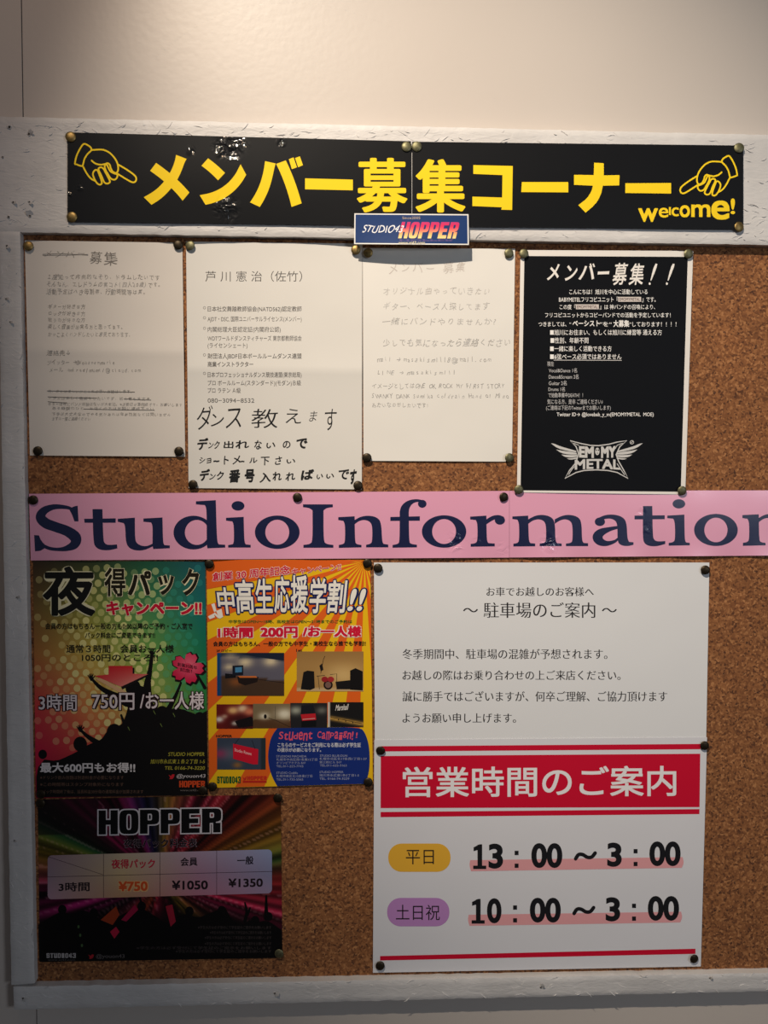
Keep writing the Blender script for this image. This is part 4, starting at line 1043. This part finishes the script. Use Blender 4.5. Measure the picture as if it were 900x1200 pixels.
for i, c in enumerate('Student'):
    stu.text('campaign_lettering', c, X(402 + i * 25), Y(428 + (i % 2) * 6), X(424 + i * 25), Y(466 + (i % 3) * 4), (224, 84, 110), .02, 5, exact=True, skew=.1)
for i, c in enumerate('Campaign!!'):
    stu.text('campaign_lettering', c, X(600 + i * 22), Y(426 + (i % 2) * 6), X((619 if c != '!' else 608) + i * 22), Y(460 + (i % 3) * 5), (224, 84, 110), .02, 5, exact=True, skew=.1)
PW = (206, 206, 214)
for s_, x0, x1, yt, yb, b in (('こちらのサービスをご利用になる際は必ず学生証', 397, 825, 484, 508, .03), ('の提示が必要になります。', 395, 620, 511, 532, .03),
        ('STUDIO43 MACHIDA', 390, 545, 549, 560, .01), ('札幌市中央区南1条東12丁目', 390, 600, 564, 578, .01), ('オリンピアホテル B1F', 390, 540, 581, 595, .01), ('TEL.011-223-7743', 390, 528, 600, 611, .01),
        ('STUDIO BLUE-DUN', 614, 755, 546, 557, .01), ('札幌市北区北17条西1丁目1-27', 612, 855, 560, 574, .01), ('第三館ビル B1F', 612, 725, 578, 591, .01), ('TEL.011-622-3163', 614, 752, 596, 607, .01),
        ('STUDIO Cuddlu', 390, 500, 634, 645, .01), ('札幌市東区北12条東2丁目', 390, 575, 649, 663, .01), ('TEL.011-733-5565', 390, 528, 668, 679, .01),
        ('STUDIO HOPPER', 612, 735, 630, 641, .01), ('旭川市永広東1条2丁目1-5', 612, 815, 645, 659, .01), ('TEL. 0166-74-3229', 612, 765, 664, 675, .01)):
    stu.text('panel_lettering', s_, X(x0), Y(yt), X(x1), Y(yb), PW if b > .02 else (160, 164, 186), b if b > .02 else 0, 5)
heavy(stu, 'footer_lettering', 'STUDIO43', X(85), Y(658), X(208), Y(693), (24, 92, 44), 4, gap=.12)
stu.rect('footer_lettering', X(218), Y(680), X(340), Y(690), (190, 40, 30), 4)
heavy(stu, 'footer_lettering', 'HOPPER', X(240), Y(656), X(342), Y(676), (200, 44, 34), 4, gap=.12)
stu.poly('footer_lettering', [(X(218), Y(660)), (X(226), Y(668)), (X(236), Y(656)), (X(234), Y(674)), (X(222), Y(678))], (200, 44, 34), 4)
for k_ in list(stu.parts):
    pass
stu.finish()
for ch in stu.o.children:
    if ch.name.startswith('photograph'): ch.name = 'photograph'

# ---- dark price poster with colour streaks
def f_price(u, v):
    x, y = u - .5, (v - .52) * .72
    a = math.atan2(y, x); r = math.hypot(x, y)
    n1 = noise.noise((math.cos(a) * 5, math.sin(a) * 5, 1.0)); n2 = noise.noise((math.cos(a) * 16, math.sin(a) * 16, 4.0)); n3 = noise.noise((math.cos(a) * 42, math.sin(a) * 42, 7.0))
    deg = (math.degrees(a) + 360) % 360
    keys = [(0, (196, 52, 50)), (25, (190, 36, 90)), (50, (150, 120, 40)), (70, (60, 20, 30)), (95, (176, 30, 66)), (120, (180, 70, 40)), (150, (90, 20, 60)), (176, (200, 40, 120)), (196, (190, 150, 40)), (208, (30, 70, 40)),
            (225, (120, 20, 60)), (245, (196, 40, 110)), (262, (40, 50, 120)), (275, (200, 150, 60)), (292, (196, 40, 80)), (315, (206, 44, 44)), (335, (200, 130, 40)), (350, (60, 90, 40)), (360, (196, 52, 50))]
    for (d0, c0), (d1, c1) in zip(keys, keys[1:]):
        if d0 <= deg <= d1: c = mixc(c0, c1, (deg - d0) / (d1 - d0)); break
    k_ = .50 + .55 * n1 + .65 * n2 + .16 * n3
    c = tuple(max(6, q_ * max(.08, k_)) for q_ in c)
    if n3 > .36: c = mixc(c, (236, 176, 180), .25)
    dark = max(0, min(1, (v - .66) / .12)) * (1 if u < .72 else max(0, 1 - (u - .72) * 3.2 + (v - .72) * 4))
    c = mixc(c, (14, 12, 13), dark * .95)
    if u < .25 and v < .22: c = mixc(c, (24, 18, 20), .6)
    return c
pri = Sheet('price_poster', 'dark poster with rainbow light streaks, a pale price table and big black heading', 'poster', None,
            [(44.2, 937), (329, 931), (331, 1122.5), (47, 1127.5)], PH - .0004, GLOSSY, bulge(.0006, .001, .0005), f_price, (130, 84), 14, 4)
def tilt(x): return -.021 * (x - 55)
heavy(pri, 'heading_outline', 'HOPPER', 115.5, 949.8, 261, 978, (206, 200, 206), 1, grow=1.5, dy=-2.6)
heavy(pri, 'heading_lettering', 'HOPPER', 115.5, 949.8, 261, 978, (16, 16, 18), 2, dy=-2.6)
pri.text('subheading_lettering', '夜得パック料金表', 144.6, 983, 231, 994, (120, 100, 110), .05, 1, dy=-1); pri.text('subheading_lettering', '夜得パック料金表', 145.4, 983.4, 230, 993.4, (22, 16, 20), .02, 2, dy=-1)
cell = [[(150, 120, 132), (196, 178, 150), (176, 150, 172), (140, 150, 186)], [(150, 128, 140), (206, 176, 132), (170, 128, 150), (128, 128, 160)], [(178, 140, 156), (196, 150, 112), (184, 120, 140), (150, 130, 158)]]
xs = [55.8, 121.3, 187.4, 253.9, 318.7]
def tab(u): return 1002.5 - 7.5 * u, 1054 - 6.7 * u
tp = []
for cxx, ux, sgn in ((0, 0, 1),):
    W_ = 262.9; r_ = 5
    def pt(x, y): return (x, y - 7.2 * (x - 55.8) / W_)
    for (ax, ay, st_) in ((55.8 + r_, 1002.5 + r_, 180), (318.7 - r_, 1002.5 + r_, 270), (318.7 - r_, 1054 - r_, 0), (55.8 + r_, 1054 - r_, 90)):
        for q_ in range(7):
            a = math.radians(st_ + q_ * 15); tp.append(pt(ax + r_ * math.cos(a), ay + r_ * math.sin(a)))
pri.poly('price_table', tp, lambda x, y: bilerp(cell, (x - 55.8) / 262.9, (y - 997) / 54), 3, maxlen=5)
LN = (60, 40, 50)
for x in xs[1:4]: pri.stroke('table_rule', [pt(x, 1002.7), pt(x, 1053.8)], .5, LN, 4, sm=False)
pri.stroke('table_rule', [pt(55.8, 1027.7), pt(318.7, 1028.4)], .5, LN, 4, sm=False); pri.stroke('table_rule', [pt(56.5, 1004), pt(121, 1027)], .45, LN, 4, sm=False)
for s_, x0, x1, yt, yb, c, b in (('夜得パック', 130.6, 181.6, 1007, 1018, (190, 30, 60), .03), ('会員', 211.5, 231.5, 1005, 1015, (40, 28, 36), .03), ('一般', 278, 297, 1003.6, 1013.4, (34, 28, 40), .03),
                                 ('3時間', 68.6, 105, 1034, 1045, (34, 24, 30), .03), ('¥750', 139, 173, 1033, 1044.5, (214, 84, 40), .05), ('¥1050', 201.5, 243.6, 1032, 1042.8, (34, 24, 30), .04), ('¥1350', 267.7, 308, 1029.6, 1039.8, (34, 24, 30), .04)):
    if s_ == '¥750': pri.text('table_lettering', s_, x0 - 1, yt - 1, x1 + 1, yb + 1, (226, 176, 120), .10, 4, dy=-.4)
    pri.text('table_lettering', s_, x0, yt, x1, yb, c, b, 5, dy=-.6)
SI2 = (12, 11, 12)
pri.poly('crowd_silhouette', [(46, 1126.5), (45, 1084), (60, 1074), (72, 1068), (84, 1072), (98, 1066), (110, 1072), (122, 1082), (132, 1080), (140, 1074), (150, 1068), (166, 1064), (176, 1070), (186, 1076), (196, 1086), (204, 1076), (218, 1070), (232, 1076),
                              (246, 1070), (256, 1066), (266, 1070), (276, 1082), (286, 1084), (292, 1078), (300, 1082), (312, 1078), (322, 1084), (330, 1090), (330.6, 1121.8)], SI2, 2, smooth=1)
for x, y, r in ((260, 1068, 5.5), (299, 1079, 5), (315, 1074, 4.5), (166, 1062, 5), (110, 1070, 5), (73, 1066, 5), (222, 1068, 5)): pri.ell('crowd_silhouette', x, y, r, r * 1.15, SI2, 2, 14)
for pts in ([(287, 1080, 4), (289, 1068, 3), (287, 1058, 2)], [(290, 1072, 3), (293, 1064, 2)], [(312, 1076, 6), (312, 1062, 3.5), (312, 1050, 2.5)], [(268, 1074, 3), (264, 1066, 2)], [(166, 1060, 3), (164, 1052, 2)]): pri.stroke('crowd_silhouette', pts, 1, SI2, 2)
pri.poly('crowd_silhouette', [(129, 1092), (136, 1086), (140, 1092), (134, 1100)], (176, 30, 60), 3); pri.poly('crowd_silhouette', [(118, 1078), (136, 1062), (140, 1072), (132, 1084)], (150, 56, 30), 3); pri.poly('crowd_silhouette', [(142, 1078), (158, 1060), (162, 1066), (148, 1080)], (150, 24, 60), 3)
pri.poly('crowd_silhouette', [(194, 1062), (202, 1060), (206, 1080), (200, 1086)], (150, 30, 50), 3)
for x, y in ((92, 1086), (96, 1108), (94, 1096)): pri.ell('crowd_silhouette', x, y, 1.4, 2, (70, 96, 60), 3, 8)
heavy(pri, 'footer_lettering', 'STUDIO43', 54.5, 1117, 89.5, 1122.6, (170, 164, 164), 4, gap=.15); pri.text('footer_lettering', 'www.st43.com', 56, 1123.6, 88, 1125.8, (90, 86, 86), 0, 4)
pri.text('footer_lettering', '@youon43', 112.5, 1118, 146, 1124, (96, 90, 90), .01, 4)
pri.poly('bird_mark', [(103.5, 1118.6), (106, 1120.2), (107.8, 1118.4), (110, 1118.8), (109.5, 1121.5), (107.6, 1123.6), (104.3, 1123.6), (105.2, 1122)], (170, 36, 46), 4, smooth=1)
for i, (x0, y) in enumerate(((232, 1085), (246, 1091), (240, 1097), (240, 1104), (160, 1109), (206, 1113))):
    pri.text('fine_print', '※学生の方は必ず受付にて学生証のご提示をお願いします', x0, y, 318, y + 3.6, (70, 62, 62), 0, 4)
pri.finish()

# ---- parking notice and opening hours
park = Sheet('parking_notice', 'plain white notice with five lines of fine black serif print', 'notice', None,
             [(438.2, 659.2), (831.3, 659.2), (827.6, 866.5), (439.2, 868.5)], PH, PAPER2, bulge(.0012, .0004, .0012), (222, 222, 224), (40, 26), 14, 6)
def mincho(s_, x0, yt, x1, yb, c=(46, 44, 46), t=.45):
    for d in (-t / 2, t / 2): park.text('printed_lines', s_, x0 + d, yt, x1 + d, yb, c, -.011, 1, res=4)
k = 2.195
for s_, x0, yt, x1, yb in (('お車でお越しのお客様へ', 308, 83, 583, 107), ('〜 駐車場のご案内 〜', 248, 122, 642, 163), ('冬季期間中、駐車場の混雑が予想されます。', 92, 242, 618, 269), ('お越しの際はお乗り合わせの上ご来店ください。', 92, 297, 652, 323),
                           ('誠に勝手ではございますが、何卒ご理解、ご協力頂けます', 92, 351, 772, 378), ('ようお願い申し上げます。', 92, 407, 383, 433)):
    mincho(s_, 430 + x0 / k, 650 + yt / k, 430 + x1 / k, 650 + yb / k, t=.5 if yt != 122 else .7)
park.finish()

RED = (200, 18, 50)
hrs = Sheet('hours_notice', 'white opening-hours notice with red title band and yellow and purple day labels', 'notice', None,
            [(438.6, 867.2), (828.6, 864), (821.3, 1132.5), (437, 1140)], PH + .0006, PAPER2, bulge(.0006, .0012, .0012), (216, 215, 220), (40, 30), 14, 8)
hrs.poly('red_rule', [(446.4, 874.5), (820.9, 871.8), (820.8, 878), (446.4, 880.6)], RED, 1)
hrs.poly('title_band', [(446.2, 886), (820.6, 883.3), (819.8, 945.8), (446, 947)], RED, 1)
hrs.poly('red_rule', [(446, 951.6), (819.7, 948.2), (819.6, 954), (446, 957.6)], RED, 1)
hrs.poly('red_rule', [(445.4, 1120.4), (815, 1111.8), (815, 1117.8), (445.4, 1125.6)], RED, 1)
hrs.text('title_lettering', '営業時間のご案内', 472, 898.5, 792.5, 934.5, (232, 228, 230), .012, 2, res=6, dy=-1.5)
def pill(x0, y0, x1, y1, col):
    r_ = (y1 - y0) / 2 * .95; p_ = []
    for ax, ay, st_ in ((x1 - r_, y1 - r_, 0), (x0 + r_, y1 - r_, 90), (x0 + r_, y0 + r_, 180), (x1 - r_, y0 + r_, 270)):
        for q_ in range(9): a = math.radians(st_ + q_ * 11.25); p_.append((ax + r_ * math.cos(a), ay + r_ * math.sin(a)))
    hrs.poly('day_label', p_, col, 1)
pill(455, 988.5, 528, 1021.7, (226, 172, 58)); pill(453.7, 1052.2, 526.6, 1085.6, (182, 132, 190))
hrs.text('day_lettering', '平日', 475.6, 994.5, 508.5, 1013, (40, 34, 34), 0, 2, res=5); hrs.text('day_lettering', '土日祝', 464, 1060, 515.5, 1078.4, (40, 34, 40), 0, 2, res=5)
TK = (28, 28, 32)
for dx, dy_ in ((0, 0), (-1.8, 64)):
    hrs.poly('time_underline', [(551 + dx, 1008 + dy_), (800 + dx, 1004.4 + dy_ ), (801.5 + dx, 1011 + dy_), (799 + dx, 1017 + dy_), (552 + dx, 1021 + dy_), (550 + dx, 1014 + dy_)], (222, 158, 162), 1, smooth=1)
    for s_, x0, yt, x1, yb in (('3' if dy_ == 0 else '0', 572.5, 988.6, 589.5, 1018), ('00', 622.7, 988, 659, 1017.2), ('3', 711.6, 987.4, 728.6, 1015.8), ('00', 761, 986, 797.6, 1015)):
        hrs.text('time_lettering#%d' % dy_, s_, x0 + dx, yt + dy_, x1 + dx, yb + dy_, TK, .035, 2, exact=True, res=6)
    hrs.stroke('time_lettering#%d' % dy_, [(674.5 + dx, 1006.5 + dy_), (678 + dx, 1001.5 + dy_), (683 + dx, 1001.5 + dy_), (688.5 + dx, 1004.6 + dy_), (693.5 + dx, 1004.2 + dy_), (697.5 + dx, 999.5 + dy_)], 4.2, TK, 2)
    hrs.rect('time_lettering#%d' % dy_, 554.5 + dx, 1014.4 + dy_, 569.8 + dx, 1018.4 + dy_, TK, 2); hrs.rect('time_lettering#%d' % dy_, 559.6 + dx, 990 + dy_, 565 + dx, 1017 + dy_, TK, 2)
    hrs.poly('time_lettering#%d' % dy_, [(555 + dx, 993 + dy_), (562 + dx, 989.4 + dy_), (565 + dx, 989.4 + dy_), (563 + dx, 995 + dy_), (555 + dx, 997.4 + dy_)], TK, 2)
    for x, y in ((605.4, 999.5), (605.4, 1014.5), (744.8, 997.5), (744.8, 1012.5)):
        hrs.rect('time_lettering#%d' % dy_, x - 2.3 + dx, y - 2.5 + dy_, x + 2.3 + dx, y + 2.5 + dy_, TK, 2)
hrs.finish()

# ------------------------------------------------------------------ thumbtacks
def lathe(prof, n=24):
    v, f = [], []
    for r_, y in prof:
        for i in range(n):
            a = 2 * math.pi * i / n; v.append((r_ * math.cos(a), -y, r_ * math.sin(a)))
    for k_ in range(len(prof) - 1):
        for i in range(n):
            a, b = k_ * n + i, k_ * n + (i + 1) % n
            f.append((a, b, b + n, a + n))
    f.append(tuple(range((len(prof) - 1) * n, len(prof) * n)))
    return v, f
hv, hf = lathe([(.0054, 0), (.0062, .0001), (.0064, .0004), (.0061, .0007), (.0052, .0012), (.0040, .0016), (.0022, .0019), (.0008, .0020)])
pv, pf = lathe([(.00012, -.0070), (.0005, -.0055), (.0005, .0001)], 10)
head_me, pin_me = [], None
def tack(px, py, h, label, mat=0, r=1.0):
    global pin_me
    base = P(px, py, h + .0012)
    t = bpy.data.objects.new('thumbtack', None); COL.objects.link(t); t.location = (base.x, -h, base.z); t.empty_display_size = .01
    rg = random.Random(int(px * 13 + py))
    t.rotation_euler = (rg.uniform(-.10, .10), rg.uniform(0, 6), rg.uniform(-.10, .10)); t.scale = (r, 1, r)
    tag(t, label, 'thumbtack', 'brass thumbtacks')
    if len(head_me) <= mat or head_me[mat] is None:
        while len(head_me) <= mat: head_me.append(None)
        o = link_mesh('tack_head', hv, hf, M_BRASS[mat], t, smooth=True); head_me[mat] = o.data
    else:
        o = bpy.data.objects.new('tack_head', head_me[mat]); COL.objects.link(o); o.parent = t
    if pin_me is None:
        p = link_mesh('pin', pv, pf, M_STEEL, t, smooth=True); pin_me = p.data
    else:
        p = bpy.data.objects.new('pin', pin_me); COL.objects.link(p); p.parent = t
HB = FRONT + .0031; HP = PH + .0030
A = 'round brass thumbtack '
for x, y, h, lb, m_ in (
        (82.5, 160, HB, 'at the top left corner of the black banner', 0), (84, 254, HB, 'at the bottom left corner of the black banner', 0),
        (476.5, 171.5, HB, 'left of the two at the top join of the black banner', 1), (488.5, 171.5, HB, 'right of the two at the top join of the black banner', 1),
        (866.5, 173, HB, 'at the top right corner of the black banner', 1), (866.5, 265.5, HB, 'at the bottom right corner of the black banner', 0),
        (33, 288, HP, 'at the top left corner of the crossed-out pencil sheet', 0), (208.5, 286.5, HP, 'at the top right corner of the crossed-out pencil sheet', 2),
        (44, 528.5, HP, 'at the bottom left corner of the crossed-out pencil sheet', 2), (209.5, 529, HP, 'at the bottom right corner of the crossed-out pencil sheet', 2),
        (222.5, 287.5, HP, 'at the top left corner of the marker-written sheet', 1), (417, 292.5, HP + .001, 'at the top right corner of the marker-written sheet', 0),
        (226, 568, HP, 'at the bottom left corner of the marker-written sheet', 2), (419.5, 569, HP, 'at the bottom right corner of the marker-written sheet', 2),
        (431.5, 296, HP + .001, 'at the top left corner of the faint sheet under the navy card', 0), (596.5, 296.5, HP, 'at the top right corner of the faint sheet under the navy card', 1),
        (430, 536.5, HP, 'at the bottom left corner of the faint sheet under the navy card', 2), (597, 536.5, HP, 'at the bottom right corner of the faint sheet under the navy card', 1),
        (614, 296.8, HP + .001, 'at the top left corner of the black flyer', 1), (807, 297.2, HP + .001, 'at the top right corner of the black flyer', 1),
        (608, 573.8, HP + .001, 'at the bottom left corner of the black flyer', 1), (799.6, 575, HP + .001, 'at the bottom right corner of the black flyer', 1),
        (38.5, 586, HP, 'at the left end of the pink heading strip', 2), (348.5, 583, HP, 'above the capital I on the pink heading strip', 2), (590.5, 582.5, HP, 'beside the join of the pink heading strip', 2),
        (245, 661, HP, 'at the top left corner of the orange sunburst poster', 2), (430.5, 660.3, HP, 'at the top right corner of the orange sunburst poster', 2),
        (248.7, 922.3, HP, 'at the bottom left corner of the orange sunburst poster', 2), (431.5, 917, HP, 'at the bottom right corner of the orange sunburst poster', 2),
        (237.5, 926.8, HP, 'at the bottom right corner of the green and red party poster', 2), (47.5, 931, HP, 'at the bottom left corner of the green and red party poster', 2),
        (47, 942, HP - .0004, 'at the top left corner of the dark price poster', 2), (325.5, 935.5, HP - .0004, 'at the top right corner of the dark price poster', 2),
        (327, 1118, HP - .0004, 'at the bottom right corner of the dark price poster', 1),
        (443, 666, HP, 'at the top left corner of the parking notice', 2), (827, 668, HP, 'at the top right corner of the parking notice', 2),
        (446, 880, HP, 'at the top left corner of the opening-hours notice', 2), (826, 874, HP, 'at the top right corner of the opening-hours notice', 2),
        (445.5, 1132.3, HP, 'at the bottom left corner of the opening-hours notice', 2), (813.8, 1124.2, HP, 'at the bottom right corner of the opening-hours notice', 2)):
    tack(x, y, h, A + lb, m_, 1.0 if y < 280 else .93)
